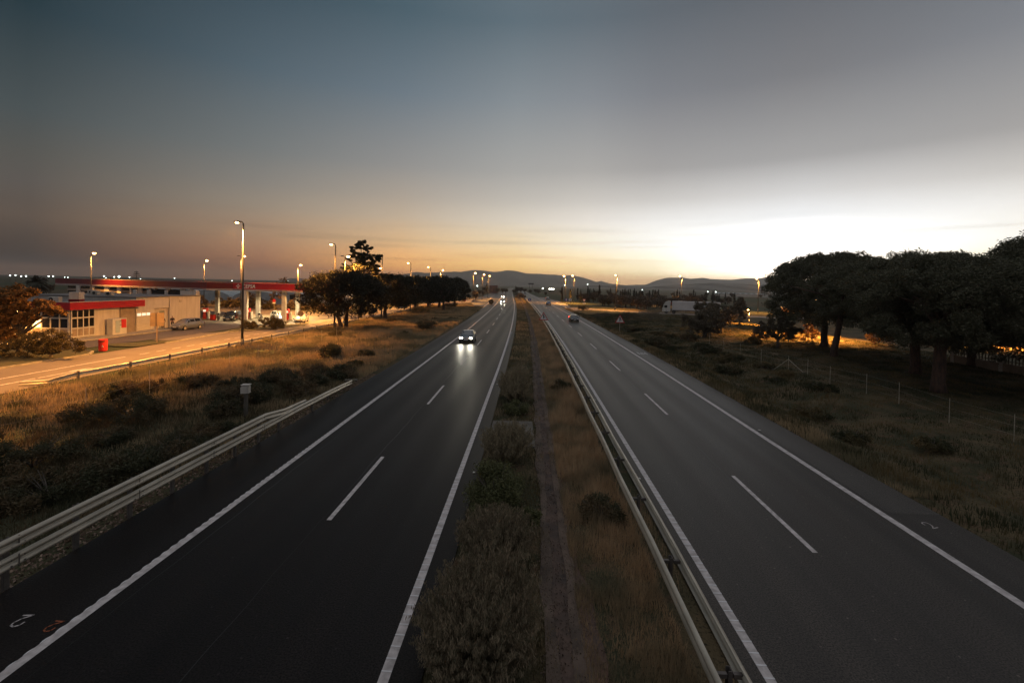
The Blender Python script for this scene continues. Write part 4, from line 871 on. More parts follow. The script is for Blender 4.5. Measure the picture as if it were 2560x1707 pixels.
scatter('under_rail_grass', 'dry stalks growing between the two beams of the median guardrail', 'dryr', 9000, (3.3, 4.05), (6, 90), lambda x, y, xl, rng: (.15+.5*rng.random(len(x))*vnoise(x, y, .9, 20), np.clip(vnoise(x, y, 2, 21)*1.6-.5, 0, 1)), .009, 8, py=1.5)
rng = np.random.default_rng(78); n = 26000; yy = 6+110*rng.random(n)**2.1; xx = rng.uniform(.38, 1.75, n); k = vnoise(xx, yy, .35, 31)*rng.random(n) > .22; P = np.stack([xx+np.interp(yy, _CY, _CX), yy, np.full(n, -.012)], 1)[k]
V, F = leaves(P, .042, .7, rng); V[:, 2] = np.clip(V[:, 2], -.05, .03); tag(link('median_litter', npmesh('median_litter', V, F), m=leafmat('soil_and_leaf_litter', (.17, .115, .085), (.07, .05, .04), trans=0)), 'soil crumbs and dry leaf litter along the median channel', 'litter', kind='stuff')
scatter('track_weeds', 'small dry weeds creeping over the rims of the median channel', 'dry', 70000, (.2, 1.6), (5, 200), lambda x, y, xl, rng: (.05+.26*rng.random(len(x))*vnoise(x, y, .5, 33), np.clip(vnoise(x, y, .9, 34)*1.6-.5, 0, 1)*(abs(xl-.9) > .12)), .012, 9, py=2.0)
# stony strip below the near guardrail
rng = np.random.default_rng(77); n = 5200; P = np.stack([rng.uniform(-13, -12.08, n), rng.uniform(-4, 36, n), np.zeros(n)], 1); P[:, 2] = gz(P[:, 0], P[:, 1])+.0; V, F = leaves(P+[0, 0, .02], .085, .8, rng); V[:, 2] = np.maximum(V[:, 2], -.08)
tag(link('verge_litter', npmesh('verge_litter', V, F), m=leafmat('gravel_and_straw', (.34, .24, .18), (.13, .085, .065), trans=0)), 'reddish gravel and straw litter under the near guardrail', 'gravel', kind='stuff')

# ------------------------------------------------------------------ fuel station
def text_mesh(name, s, size, m, parent, loc, rot, ext=.02, shear=0., bold=.0, align='LEFT'):
    cu = bpy.data.curves.new(name, 'FONT'); cu.body = s; cu.size = size; cu.extrude = ext; cu.shear = shear; cu.offset = bold; cu.align_x = align; cu.space_character = 1.08
    tmp = bpy.data.objects.new(name+'_tmp', cu); col.objects.link(tmp); bpy.context.view_layer.update()
    me = bpy.data.meshes.new_from_object(tmp); bpy.data.objects.remove(tmp); me.name = name
    me.materials.clear(); o = link(name, me, parent, m); o.location = loc; o.rotation_euler = rot; return o
# low shop block with glass corner
sh = thing('shop_building', 'low pale building with a bright red roof edge and a glazed corner', 'building', (0, 0, 0))
b = MB(); b.box((-61.3, 53.2, 1.75), (17.0, 5.9, 3.5)); b.box((-61.4, 57.4, 1.75), (16.9, 3.0, 3.5)); b.build('wall', M['render'], sh, bevel=.02)
MB().box((-52.92, 57.75, 1.72), (.14, 2.15, 3.44)).build('recessed_wall', M['brownwall'], sh)  # shade under the overhang put into the tan wall colour
MB().box((-61.2, 54.6, 3.9), (17.6, 9.2, .55)).build('roof', M['roofgrey'], sh)
b = MB(); b.box((-52.32, 54.75, 3.88), (.12, 10.0, .86)); b.box((-61.3, 49.7, 3.88), (18.1, .12, .86)); b.build('red_fascia', M['red'], sh)
b = MB(); b.box((-52.33, 54.75, 4.34), (.2, 10.05, .05)); b.box((-61.3, 49.71, 4.34), (18.2, .2, .05)); b.build('fascia_capping', M['white'], sh)
# glazed front on the road side: 4 x 2 panes over panels
wx = -52.72
for k in range(4):
    y0 = 50.28+.69*k
    f = MB()
    for z0, z1 in ((1.36, 2.38), (2.56, 3.42)): f.box((wx, y0+.34, (z0+z1)/2), (.02, .58, z1-z0))
    w = f.build('window', M['darkglass'], sh)
b = MB()
for k in range(5): b.box((wx+.02, 50.24+.69*k, 1.82), (.09, .1, 3.25))
for z in (1.27, 2.47, 3.44, .28): b.box((wx+.02, 51.62, z), (.085, 2.84, .14))
b.build('window_frame', M['white'], sh)
MB().box((wx, 51.65, .72), (.04, 2.75, .9)).build('lower_panel', M['brownwall'], sh)
wy = 50.2
for k in range(9):
    x0 = -53.0-1.08*k
    f = MB().box((x0-.54, wy, 3.0), (.96, .03, .84))
    if k not in (3,): f.box((x0-.54, wy, 1.86), (.96, .03, .98))
    f.build('window', M['darkglass'], sh)
b = MB()
for k in range(10): b.box((-52.96-1.08*k, wy-.03, 1.82), (.1 if k % 3 else .16, .09, 3.25))
for z in (1.27, 2.47, 3.44, .5): b.box((-57.8, wy-.028, z), (9.8, .085, .13))
b.build('window_frame', M['white'], sh)
MB().box((-57.8, wy-.01, .85), (9.7, .04, .6)).build('lower_panel', M['brownwall'], sh)
MB().box((-56.8, wy-.04, 1.86), (1.0, .03, .95)).build('lit_window', M['litwin'], sh)
wl = MB().box((-58.2, 49.35, 3.3), (.4, .3, .16)).build('wall_lamp', M['polew'], sh); MB().box((-58.2, 49.32, 3.21), (.32, .22, .03)).build('lamp_glass', M['sodium'], wl)
light('wall_lamp_light', sh, (-58.2, 48.9, 3.1), 2600, spot=165, size=.12)
b = MB(); b.box((-51.6, 56, .04), (2.6, 14, .12)); tag(b.build('pavement', M['kerb']), kind='structure')
t = thing('air_conditioner', 'white air-conditioning unit with a round black fan on the low roof', 'air conditioner', (-55.3, 50.85, 4.18))
MB().box((0, 0, .36), (1.25, .45, .7)).build('casing', M['white'], t, bevel=.03)
b = MB(); b.cyl((-.3, -.24, .36), (-.3, -.225, .36), .27, n=20); b.build('fan', M['signblack'], t); MB().cyl((-.3, -.27, .36), (-.3, -.24, .36), .07, n=10).build('fan_hub', M['white'], t)
b = MB(); b.box((-.4, 0, -.04), (.1, .5, .1)); b.box((.4, 0, -.04), (.1, .5, .1)); b.build('feet', M['galvd'], t)
t = thing('chimney', 'square cream chimney block with a red base on the low roof', 'chimney', (-53.9, 52.0, 4.18))
MB().box((0, 0, .85), (1.0, 1.0, .85), .3).build('stack', M['render'], t, bevel=.02); MB().box((0, 0, .2), (1.04, 1.04, .44), .3).build('base', M['red_shade'], t)
t = thing('ice_chest', 'white upright ice cabinet with a red panel against the low building', 'ice cabinet', (-52.12, 55.4, .1))
MB().box((0, 0, 1.0), (.8, 2.0, 2.0)).build('cabinet', M['white'], t, bevel=.03)
MB().box((.41, -.3, 1.0), (.03, .6, 1.5)).build('door', mat('frosted_door', (.35, .42, .45), .3, .1), t); MB().box((.41, .55, 1.35), (.03, .7, 1.1)).build('red_panel', M['signred'], t)
b = MB(); b.box((.415, .12, 1.7), (.03, .3, .05)); b.box((.415, .12, 1.2), (.03, .3, .05)); b.build('trim', M['signblack'], t)
t = thing('fire_extinguisher', 'small red fire extinguisher under a white notice on the recessed wall', 'extinguisher', (-52.72, 57.2, .1))
MB().cyl((0, 0, .1), (0, 0, .75), .11, n=12).build('bottle', M['redplastic'], t, smooth=True); MB().box((-.05, .1, 1.25), (.03, .35, .5)).build('notice', M['signwhite'], t)
b = MB(); b.box((0, 0, .85), (.06, .16, .2)); b.build('handle', M['signblack'], t)

# taller hall
ha = thing('station_hall', 'tall plain cream-walled building in the middle of the fuel station', 'building', (0, 0, 0))
b = MB(); b.box((-61.2, 60.55, 2.3), (16.6, 2.9, 4.6)); b.box((-61.35, 63.4, 2.3), (16.3, 2.9, 4.6)); b.box((-53.35, 63.3, 3.8), (.9, 2.7, 1.6)); b.box((-61.2, 67.9, 2.3), (16.6, 6.2, 4.6)); b.build('wall', M['render'], ha, bevel=.015)
MB().box((-53.25, 63.35, 1.5), (.06, 1.8, 2.9)).build('door_recess', M['darkglass'], ha)
d = MB().box((-53.2, 63.7, 1.35), (.05, .9, 2.5)).build('door', mat('green_grey_door', (.25, .27, .22), .5, .1), ha); MB().box((-53.15, 63.35, 1.2), (.06, .04, .25)).build('handle', M['galv'], d)
MB().box((-61.2, 65, 4.66), (16.9, 12.2, .1)).build('roof', M['roofgrey'], ha)
for k in range(3): MB().box((-52.87, 59.5+.75*k, 2.3), (.05, .58, .34)).build('lit_window', M['screen'], ha)
MB().box((-52.88, 60.3, 2.3), (.03, 2.5, .5)).build('window_frame', M['white'], ha)
MB().box((-52.87, 60.3, 1.0), (.04, 2.3, 1.9)).build('shutter', mat('pale_shutter', (.55, .5, .42), .6, .1, 1., aniso=(1, 1, 14)), ha)
MB().box((-52.85, 66.8, 3.9), (.05, .35, .35)).build('wall_light', M['galv'], ha)
# rear hall with piers and dark glazing right below the canopy roof
p0 = Vector((-53.3, 71.1)); p1 = Vector((-57.4, 80.2)); q0 = Vector((-61.2, 80.4)); q1 = Vector((-100, 93.5))
rh = thing('rear_hall', 'clerestory hall of cream piers and dark glass under the long left canopy', 'building', (0, 0, 0))
dv = (q1-q0); Lq = dv.length; ang = math.atan2(dv.y, dv.x)
b = MB(); c = (q0+q1)/2; nrm = Vector((-dv.y, dv.x)).normalized()
if nrm.y < 0: nrm = -nrm
cc = c+nrm*1.0; MB().box((cc.x, cc.y, 2.6), (Lq, .3, 5.2), ang).build('glazing', M['darkglass'], rh)
for u, w in ((.035, .8),(.10, .9),(.2, 1.0),(.29, .5),(.33,.35),(.40,1.1),(.47,.5),(.56,1.3),(.66,1.5),(.78,1.2),(.9,1.3)):
    pt = q0.lerp(q1, u)+nrm*.8; MB().box((pt.x, pt.y, 2.65), (w, .35, 5.3), ang).build('pier', M['render'], rh)
cc = c+nrm*.9; b = MB(); b.box((cc.x, cc.y, 4.45), (Lq, .32, .5), ang); b.build('sill_band', M['brownwall'], rh)
MB().box((-57.1, 75.75, 2.66), (.4, 11.6, 5.3), math.radians(39)).build('side_wall', M['render'], rh)
b = MB()
for k in range(3): b.box((-54.35-1.25*k*.0, 72.5, 4.9), (.1, .1, .1))
# upper glazed storey over the hall's far end (two dark openings)
up = MB().box((-54.6, 70.7, 5.0), (2.6, .25, .74)).build('upper_wall', M['render'], rh)
for x in (-56.9, -59.6): MB().box((x, 70.72, 4.99), (2.1, .2, .7)).build('upper_window', M['darkglass'], rh)
for x in (-58.25, -61.2, -63.5): MB().box((x, 70.7, 5.0), (.5, .26, .72)).build('pier', M['render'], rh)
for i, (x, y) in enumerate(((-62, 62.5), (-58.5, 61), (-66, 66))):
    t = thing('roof_unit', ['small grey ventilation box on the flat hall roof, the left one', 'small grey ventilation box nearest the hall front edge', 'small grey ventilation box farthest back on the hall roof'][i], 'ventilation box', (x, y, 4.71), .2, 'ventilation boxes on the hall roof')
    MB().box((0, 0, .3), (.9, .6, .55)).build('casing', M['galv'], t, bevel=.02); MB().cyl((0, -.31, .3), (0, -.33, .3), .2, n=14).build('fan', M['signblack'], t)
# canopy
ca = thing('fuel_canopy', 'long flat fuel station canopy with a red fascia and a white wordmark', 'canopy', (0, 0, 0))
ZB, ZT = 5.36, 6.74
A0, A1, A2, A3 = (-104.5, 96.2), (-57.0, 78.2), (-53.4, 79.9), (-38.6, 76.9)
B3, B2, B0 = (-35.8, 90.5), (-56, 95), (-98, 112)
poly = [A0, A1, A2, A3, B3, B2, B0]
MB().prism([(x, y) for x, y in poly], 'z', ZB+.12, ZT-.25).build('roof', M['roofgrey'], ca)
def fascia(name, a, c, m, z0=ZB, z1=ZT, out=.06, th=.1):
    a = Vector(a); c = Vector(c); d = c-a; n = Vector((d.y, -d.x)).normalized(); mid = (a+c)/2+n*out
    return MB().box((mid.x, mid.y, (z0+z1)/2), (d.length+.1, th, z1-z0), math.atan2(d.y, d.x)).build(name, m, ca)
fascia('fascia', A0, A1, M['red_shade'], ZB+.26, ZT); fascia('fascia', A1, A2, M['red_shade'], ZB+.26, ZT); fascia('fascia', A2, A3, M['red'], ZB+.26, ZT); fascia('fascia', A3, B3, M['red_shade'], ZB+.26, ZT); fascia('fascia', B3, B2, M['red_shade'], ZB+.26, ZT); fascia('fascia', B2, B0, M['red_shade'], ZB+.26, ZT); fascia('fascia', B0, A0, M['red_shade'], ZB+.26, ZT)
for a, c in ((A0, A1), (A1, A2), (A2, A3), (A3, B3)):
    fascia('white_stripe', a, c, M['white'], ZB+.17, ZB+.26); fascia('lower_red_edge', a, c, M['red_shade'], ZB+.06, ZB+.17, .05); fascia('lower_white_edge', a, c, M['white'], ZB-.02, ZB+.06); fascia('top_capping', a, c, M['white'], ZT, ZT+.05, .04, .16)
a23 = math.atan2(A3[1]-A2[1], A3[0]-A2[0]); du = Vector((math.cos(a23), math.sin(a23)))
def on_front(s, z, out): p = Vector(A2)+du*s+Vector((du.y, -du.x))*out; return (p.x, p.y, z)
text_mesh('wordmark', 'CEPSA', .92, M['signwhite'], ca, on_front(2.05, 5.86, .14), (math.pi/2, 0, a23), .02, .12, .015)
# emblem left of the wordmark: four-armed outline star
em = MB(); cx, cz = 1.15, 6.17
for k in range(4):
    a = math.pi/4+k*math.pi/2
    for s in (-1, 1):
        p_ = []
        for (r_, o_) in ((.14, .03*s), (.44, .03*s), (.44, .11*s), (.22, .11*s), (.14, .2*s)):
            aa = a-math.pi/4; p_.append((r_*math.cos(aa)-o_*math.sin(aa), (r_*math.sin(aa)+o_*math.cos(aa))*.82))
        vs = []
        for out in (.12, .15):
            for (u, v) in p_: q = on_front(cx+u+.1*v, cz+v, out); vs.append(q)
        n_ = len(p_); em.add(vs, [tuple(range(n_)), tuple(range(n_, 2*n_))]+[(i, (i+1) % n_, n_+(i+1) % n_, n_+i) for i in range(n_)])
em.build('emblem', M['signwhite'], ca)
for i, (x, y) in enumerate([(-50.9, 79.6), (-43.3, 78.6), (-59.6, 84.5), (-51.6, 84.5), (-43.9, 84.5)]):
    c_ = MB(); c_.box((x, y, 2.7), (.68, .5, 5.4)).build('column', M['white'], ca, bevel=.02)
    MB().box((x, y, .1), (1.3, .95, .16)).build('column_plinth', M['kerb'], ca)
for i, (x, y) in enumerate([(-48.5, 82), (-42.5, 81), (-55, 84), (-46, 88), (-54, 90)]):
    MB().box((x, y, ZB+.1), (.7, .7, .05)).build('ceiling_light', emat('canopy_light', (1, .85, .6), 6) if i == 0 else bpy.data.materials['canopy_light'], ca)
    light('canopy_lamp', ca, (x, y, ZB-.05), 2200, (1, .72, .36), spot=150, size=.25)
def pump(x, y, rz, label):
    t = thing('fuel_pump', label, 'fuel pump', (x, y, .0), rz, 'fuel pumps under the canopy')
    MB().box((0, 0, .1), (1.6, 1.1, .18)).build('island', M['kerb'], t, bevel=.03)
    b = MB(); b.prism([(-.28, .18), (.28, .18), (.28, .75), (.2, .95), (.2, 1.15), (.3, 1.4), (.3, 2.1), (-.3, 2.1), (-.3, 1.4), (-.2, 1.15), (-.2, .95), (-.28, .75)], 'y', -.32, .32); b.build('body', M['redplastic'], t, bevel=.02)
    MB().box((0, -.33, 1.65), (.44, .04, .36)).build('display', M['screen'], t); MB().box((.48, 0, .85), (.34, .5, 1.3)).build('side_cabinet', M['white'], t, bevel=.02)
    for s in (-1, 1):
        b = MB(); b.tube([(.3*s, -.2, 1.5), (.42*s, -.3, 1.0), (.36*s, -.3, .5), (.32*s, -.28, 1.1)], .025, 6); b.build('hose', M['black'], t)
        MB().box((.32*s, -.3, 1.2), (.06, .16, .2)).build('nozzle', M['signblack'], t)
    return t
pump(-57.8, 78.9, .1, 'red fuel pump nearest the cream wall'); pump(-51.4, 81.2, .1, 'red fuel pump just right of the dark people carrier'); pump(-43.9, 80.9, .1, 'red fuel pump beside the parked white car')
b = thing('waste_bin', 'low red bin with a grey lid between the left pump and the motorcycle', 'bin', (-56.2, 78.6, 0)); MB().box((0, 0, .5), (.7, .6, .95)).build('body', M['redplastic'], b, bevel=.04); MB().box((0, 0, 1.0), (.74, .64, .07)).build('lid', M['galvd'], b)
# boundary wall and tunnels behind
bw = thing('boundary_wall', 'low pinkish wall running behind the fuel station forecourt', 'wall', (0, 0, 0))
b = MB(); b.box((-70, 116.8, .45), (46, .25, .9), .1); b.build('wall', M['brownwall'], bw); MB().box((-70, 116.8, .93), (46.1, .33, .06), .1).build('coping', M['kerb'], bw)
for i, (x0, y0, w) in enumerate([(-118, 140, 15), (-101.5, 139, 15), (-85, 138, 15), (-70.5, 132, 12.5), (-57.5, 131, 12), (-134, 142, 14)]):
    t = thing('greenhouse_tunnel', ['white plastic greenhouse tunnel seen between the canopy columns, far left one', 'white plastic tunnel behind the motorcycle side of the canopy', 'white plastic tunnel behind the central canopy columns', 'white plastic tunnel with a dark open flap right of the autumn trees', 'rightmost white plastic tunnel with a dark flap, next to the pine', 'outermost white plastic tunnel behind the shop'][i], 'greenhouse', (x0, y0, 0), 0, 'plastic greenhouse tunnels')
    b = MB(); n = 14; prof = [(math.cos(math.pi*k/n)*w/2, 1.2+2.4*math.sin(math.pi*k/n)) for k in range(n+1)]; prof = [(w/2, 0)]+prof+[(-w/2, 0)]
    b.prism(prof, 'y', 0, 40); b.build('cover', M['tunnel'], t, smooth=False)
    for k in range(3):
        bb = MB(); pr = [(math.cos(math.pi*j/n)*(w/2+.05), 1.2+2.45*math.sin(math.pi*j/n)) for j in range(n+1)]; bb.tube([(p[0], -.03+k*.0, p[1]) for p in pr], .05, 5); bb.build('hoop', M['galvd'], t) if k == 0 else None
    if i in (3, 4):
        b = MB(); b.add([(-.6, -.05, 3.1), (3.4, -.05, 3.35), (3.9, -.05, 3.1), (.3, -.05, 1.7), (-.4, -.05, 1.5)], [(0, 1, 2, 3, 4)]); b.build('open_flap', M['signblack'], t)
# terracotta far building, low building right, gantry sign
t = thing('terracotta_building', 'small terracotta block with rows of windows beside the far road bend', 'building', (-31.6, 405, 0)); MB().box((0, 0, 3.3), (7.2, 8, 6.6)).build('wall', M['brick'], t); MB().box((0, 0, 6.7), (7.6, 8.4, .2)).build('roof', M['roofgrey'], t)
for i in range(5):
    for k in range(3): MB().box((-2.8+1.4*i, -4.02, 1.5+1.7*k), (.7, .06, .9)).build('window', M['darkglass'], t)
t = thing('road_gantry', 'large dark traffic board on two legs above the far road bend', 'road sign', (2.2, 520, 0))
MB().box((0, 0, 9.3), (6.0, .3, 1.5)).build('board', M['polew'], t)
for s in (-1.6, 1.6): MB().cyl((s, .3, 0), (s, .3, 9), .16, n=8).build('leg', M['galvd'], t)
t = thing('far_greenhouses', 'long low row of pale greenhouses in the fields below the right hills', 'greenhouse', (232, 500, 0)); MB().prism([(-26, 0), (26, 0), (26, 3), (-26, 3)], 'y', 0, 14).build('walls', M['render'], t); b = MB()
for k in range(9): b.prism([(-26+5.8*k, 3), (-20.2+5.8*k, 3), (-23.1+5.8*k, 4.1)], 'y', -.2, 14.2)
b.build('roof', M['tunnel'], t)
t = thing('roadside_hut', 'small flat-roofed pink hut between the lantern and the right pines', 'hut', (86.5, 150, 0)); MB().box((0, 0, 1.0), (6.5, 4, 2.0)).build('wall', M['brick'], t); MB().box((0, 0, 2.06), (7, 4.5, .12)).build('roof', M['white'], t)
# boundary wall with railings at the right
t = thing('garden_wall', 'low brown boundary wall with a picket fence on top at the right edge', 'wall', (46.6, 41.0, float(gz(46.6, 45))))
MB().box((0, 0, .4), (.3, 21, .9)).build('wall', M['brownwall'], t); b = MB()
for k in range(64): b.box((0, -10.2+k*.32, 1.3), (.04, .09, .95))
b.box((0, 0, 1.1), (.05, 20.6, .06)); b.box((0, 0, 1.6), (.05, 20.6, .06)); b.build('pickets', M['wood'], t)
for k in range(5): MB().box((0, -10.2+5.1*k, .8), (.36, .36, 1.7)).build('pillar', M['render'], t)

# ------------------------------------------------------------------ vehicles
def car(label, paint, L_=4.2, W=1.76, H=1.46, loc=(0, 0, 0), rz=0, kind='hatch', heads=False, tails=False, group=None, name='parked_car', plate='signwhite', ind=False, beam=0):
    """front points to -y"""
    t = thing(name, label, 'car', loc, rz, group); hw = W/2; h = L_/2
    if kind == 'mpv': st = [(0,.30,.62,.80),(.05,.24,.84,.93),(.20,.22,1.0,.99),(.26,.22,1.03,1.0),(.40,.22,1.08,1.0),(.60,.22,1.1,1.0),(.85,.22,1.1,.98),(.96,.26,1.06,.95),(1,.34,.98,.9)]; roof = [None,None,None,(.26,1.04,.8),(.40,.93*H+.02,.74),(.60,H,.73),(.85,H-.03,.71),(.96,H-.35,.74),None]
    else: st = [(0,.30,.58,.78),(.05,.22,.74,.92),(.18,.2,.88,.99),(.27,.2,.94,1.0),(.42,.2,.97,1.0),(.62,.2,.99,1.0),(.84,.2,1.02,.97),(.95,.26,.99,.93),(1,.36,.86,.87)]; roof = [None,None,None,(.27,.95,.84),(.42,H-.06,.72),(.62,H,.7),(.84,H-.12,.68),(.95,1.12,.74),None]
    V = []; F = []; ring = []
    for i, (u, zb, zt, w) in enumerate(st):
        y = -h+L_*u; x = hw*w; V += [(-x*.93, y, zb), (-x, y, zb+.14), (-x*1.0, y, (zb+zt)/2), (-x*.97, y, zt)]
        r = roof[i]
        if r: V += [(-hw*r[2], y, r[1]), (0, y, r[1]+.04), (hw*r[2], y, r[1])]
        else: V += [(-x*.8, y, zt+.02), (0, y, zt+.04), (x*.8, y, zt+.02)]
        V += [(x*.97, y, zt), (x, y, (zb+zt)/2), (x, y, zb+.14), (x*.93, y, zb)]
    n = 11
    for i in range(len(st)-1):
        for j in range(n): F.append((i*n+j, i*n+(j+1) % n, (i+1)*n+(j+1) % n, (i+1)*n+j))
    F.append(tuple(range(n))[::-1]); F.append(tuple((len(st)-1)*n+j for j in range(n)))
    bm = MB(); bm.v = V; bm.f = [f[::-1] for f in F]; bo_ = bm.build('body', paint, t, smooth=True, bevel=.03)
    def P(i, j): return Vector(V[i*n+j])
    def glass(nm, quads, out):
        g = MB()
        for q in quads:
            c = sum(q, Vector())/len(q); nn = (q[1]-q[0]).cross(q[2]-q[0]).normalized()
            if nn.dot(Vector(out)) < 0: nn = -nn
            g.add([tuple(c+(p-c)*.86+nn*.012) for p in q], [tuple(range(len(q)))])
        return g.build(nm, M['darkglass'], t)
    glass('windscreen', [[P(3, 4), P(3, 6), P(4, 6), P(4, 4)]], (0, -1, 1)); glass('rear_window', [[P(6, 4), P(6, 6), P(7, 6), P(7, 4)]], (0, 1, 1))
    for s, (lo, hi) in ((-1, (3, 4)), (1, (7, 6))):
        glass('side_window', [[P(3, lo), P(4, lo), P(4, hi)], [P(4, lo), P(5, lo), P(5, hi), P(4, hi)], [P(5, lo), P(6, lo), P(6, hi), P(5, hi)]], (s, 0, .3))
    for sx_ in (-1, 1):
        for yy_ in (-.31, .30):
            wb = MB(); wb.cyl((sx_*(hw-.2), L_*yy_, .32), (sx_*(hw+.01), L_*yy_, .32), .32, n=18); w = wb.build('wheel', M['black'], t, bevel=.02); MB().cyl((sx_*(hw-.0), L_*yy_, .32), (sx_*(hw+.022), L_*yy_, .32), .2, n=14).build('rim', M['galv'], w)
        MB().box((sx_*hw*.68, -h+.07, .66), (.36, .14, .15), -sx_*.25).build('headlight', M['head'] if heads else M['headoff'], t, bevel=.03)
        MB().box((sx_*hw*.72, h-.03, .84), (.36, .12, .2), sx_*.2).build('tail_light', M['tail'] if tails else M['tailoff'], t, bevel=.02)
        MB().box((sx_*(hw+.08), -h+L_*.31, 1.0), (.18, .1, .13)).build('wing_mirror', paint, t, bevel=.02)
    MB().box((0, -h+.02, .36), (W*.62, .06, .16)).build('grille', M['signblack'], t); MB().box((0, -h-.02, .48), (.5, .03, .11)).build('front_plate', M['signwhite'], t); MB().box((0, h+.01, .62), (.5, .03, .11)).build('rear_plate', M['signwhite'], t)
    if ind: MB().box((-hw*.93, h-.12, .84), (.1, .12, .12)).build('indicator', M['ind'], t)
    if tails:
        light('tail_glow', t, (0, h+.15, .8), 45, (1, .05, .03), size=.3)
    if beam:
        for s in (-1, 1): light('headlight_beam', t, (s*hw*.68, -h-.12, .66), beam, (1, .93, .74), spot=70, size=.06, rot=(math.radians(83), 0, math.pi))
    return t
def paintm(n, c, r=.25, metal=.3): return mat(n, c, r, .05, .5, metal=metal, coat=.6)
CP = {'silver': paintm('silver_paint', (.26, .27, .29), .3, .7), 'black': paintm('black_paint', (.02, .022, .022)), 'white': paintm('white_paint', (.72, .7, .66), .3, 0), 'grey': paintm('grey_paint', (.12, .12, .125)), 'blue': paintm('blue_paint', (.03, .05, .1))}
car('silver hatchback parked along the cream wall beside two standing people', CP['silver'], 4.25, 1.77, 1.56, (-49.5, 63.9, -.02), math.radians(-6), 'mpv')
car('dark people carrier facing the camera under the canopy beside the motorcycle', CP['black'], 4.5, 1.8, 1.68, (-52.9, 79.0, -.02), math.radians(14), 'mpv')
car('white car parked at the right end of the fuel canopy', CP['white'], 4.1, 1.78, 1.42, (-40.5, 79.3, 0), math.radians(16))
car('white estate car with glowing headlights at the pump behind the big island bush', CP['white'], 4.3, 1.8, 1.62, (-46.3, 82.4, 0), math.radians(52), 'mpv', heads=True, beam=160)
car('small pale car parked behind the twin-trunked pine', CP['white'], 4.0, 1.7, 1.45, (-41.4, 98.0, -.02), math.radians(20))
car('car with glowing headlights coming towards the camera in the outer lane of the dark carriageway', CP['grey'], 4.3, 1.8, 1.46, (-7.75, 58.3, 0), 0, heads=True, name='oncoming_car', beam=260)
car('distant car with glowing headlights near the dashed lane line, before the road bend', CP['blue'], 4.3, 1.8, 1.46, (-10.4+0, 184, 0), math.radians(-2), heads=True, name='oncoming_car', beam=200)
car('farthest car with glowing headlights on the bend of the dark carriageway', CP['grey'], 4.3, 1.8, 1.5, (-14.9, 262, 0), math.radians(-2), heads=True, name='oncoming_car', beam=200)
car('car with red tail lights driving away on the grey carriageway, level with the warning signs', CP['black'], 4.3, 1.8, 1.45, (10.2-.6, 96, .004), math.radians(1), tails=True, name='departing_car')
car('small distant car with red tail lights and an amber indicator on the grey carriageway', CP['blue'], 4.2, 1.8, 1.45, (7.7, 176, .004), math.radians(2), tails=True, ind=True, name='departing_car')
car('small distant car with red tail lights leaving by the right exit lane', CP['black'], 4.2, 1.8, 1.5, (10.0, 240, .0), math.radians(2), tails=True, name='departing_car')
car('farthest car with red tail lights at the top of the grey carriageway', CP['grey'], 4.2, 1.8, 1.6, (-3.2, 380, .0), math.radians(3), tails=True, name='departing_car')
# motorcycle
def motorcycle(x, y, rz, label):
    t = thing('motorcycle', label, 'motorcycle', (x, y, 0), rz, 'motorcycles at the pumps')
    for yy_ in (-.72, .72):
        b = MB(); n = 20; ring = [(0, yy_+.3*math.cos(2*math.pi*k/n), .32+.3*math.sin(2*math.pi*k/n)) for k in range(n+1)]; b.tube(ring, .055, 6, False); w = b.build('wheel', M['black'], t, smooth=True); MB().cyl((-.04, yy_, .32), (.04, yy_, .32), .16, n=12).build('hub', M['galv'], w)
    b = MB(); b.tube([(0, -.72, .32), (0, -.5, .8), (0, -.42, 1.0)], [.05, .045, .04], 7); b.build('fork', M['galv'], t)
    b = MB(); b.tube([(0, -.5, .62), (0, -.3, .88), (0, 0, .86), (0, .15, .75)], [.1, .2, .19, .12], 10); b.build('tank', CP['silver'], t, smooth=True)
    b = MB(); b.tube([(0, .1, .8), (0, .4, .82), (0, .8, .92)], [.13, .15, .08], 9); b.build('seat', M['black'], t, smooth=True)
    b = MB(); b.box((0, -.05, .45), (.34, .5, .4)); b.tube([(.18, 0, .35), (.2, .5, .36), (.2, .85, .45)], .05, 7); b.build('engine', M['galvd'], t, bevel=.03)
    b = MB(); b.tube([(-.38, -.3, 1.05), (0, -.44, 1.02), (.38, -.3, 1.05)], .02, 6); b.build('handlebar', M['signblack'], t)
    MB().tube([(0, -.62, .9), (0, -.5, .92)], [.1, .07], 10).build('headlamp', M['headoff'], t); MB().box((0, -.56, 1.15), (.32, .03, .3)).build('screen', M['darkglass'], t)
motorcycle(-55.6, 79.2, .5, 'pale motorcycle parked between the left pump and the dark people carrier'); motorcycle(-54.7, 80.2, .3, 'dark motorcycle standing right behind the pale one'); motorcycle(-49.4, 81.6, .2, 'dark motorcycle half hidden by the left island bush')
# lorry on the side road
lt = thing('articulated_lorry', 'white articulated lorry facing left on the side road behind the olive tree', 'lorry', (40.1, 137.1, -.01), math.radians(-19))
b = MB(); b.prism([(0, .55), (0, 1.5), (.25, 2.45), (.75, 3.35), (1.5, 3.68), (2.2, 3.7), (2.2, .55)], 'y', -1.22, 1.22); cb = b.build('cab', M['white'], lt, bevel=.06)
MB().add([(.04, -1.05, 1.75), (.04, 1.05, 1.75), (.33, 1.0, 2.62), (.33, -1.0, 2.62)], [(0, 1, 2, 3)]).build('windscreen', M['darkglass'], cb).location = (-.02, 0, 0)
for s in (-1, 1):
    MB().box((.95, s*1.225, 2.1), (.85, .02, .7)).build('side_window', M['darkglass'], cb); MB().box((.15, s*1.38, 2.2), (.12, .2, .6)).build('mirror', M['signblack'], cb)
    MB().box((-.03, s*.9, .9), (.06, .35, .25)).build('headlight', M['headoff'], cb)
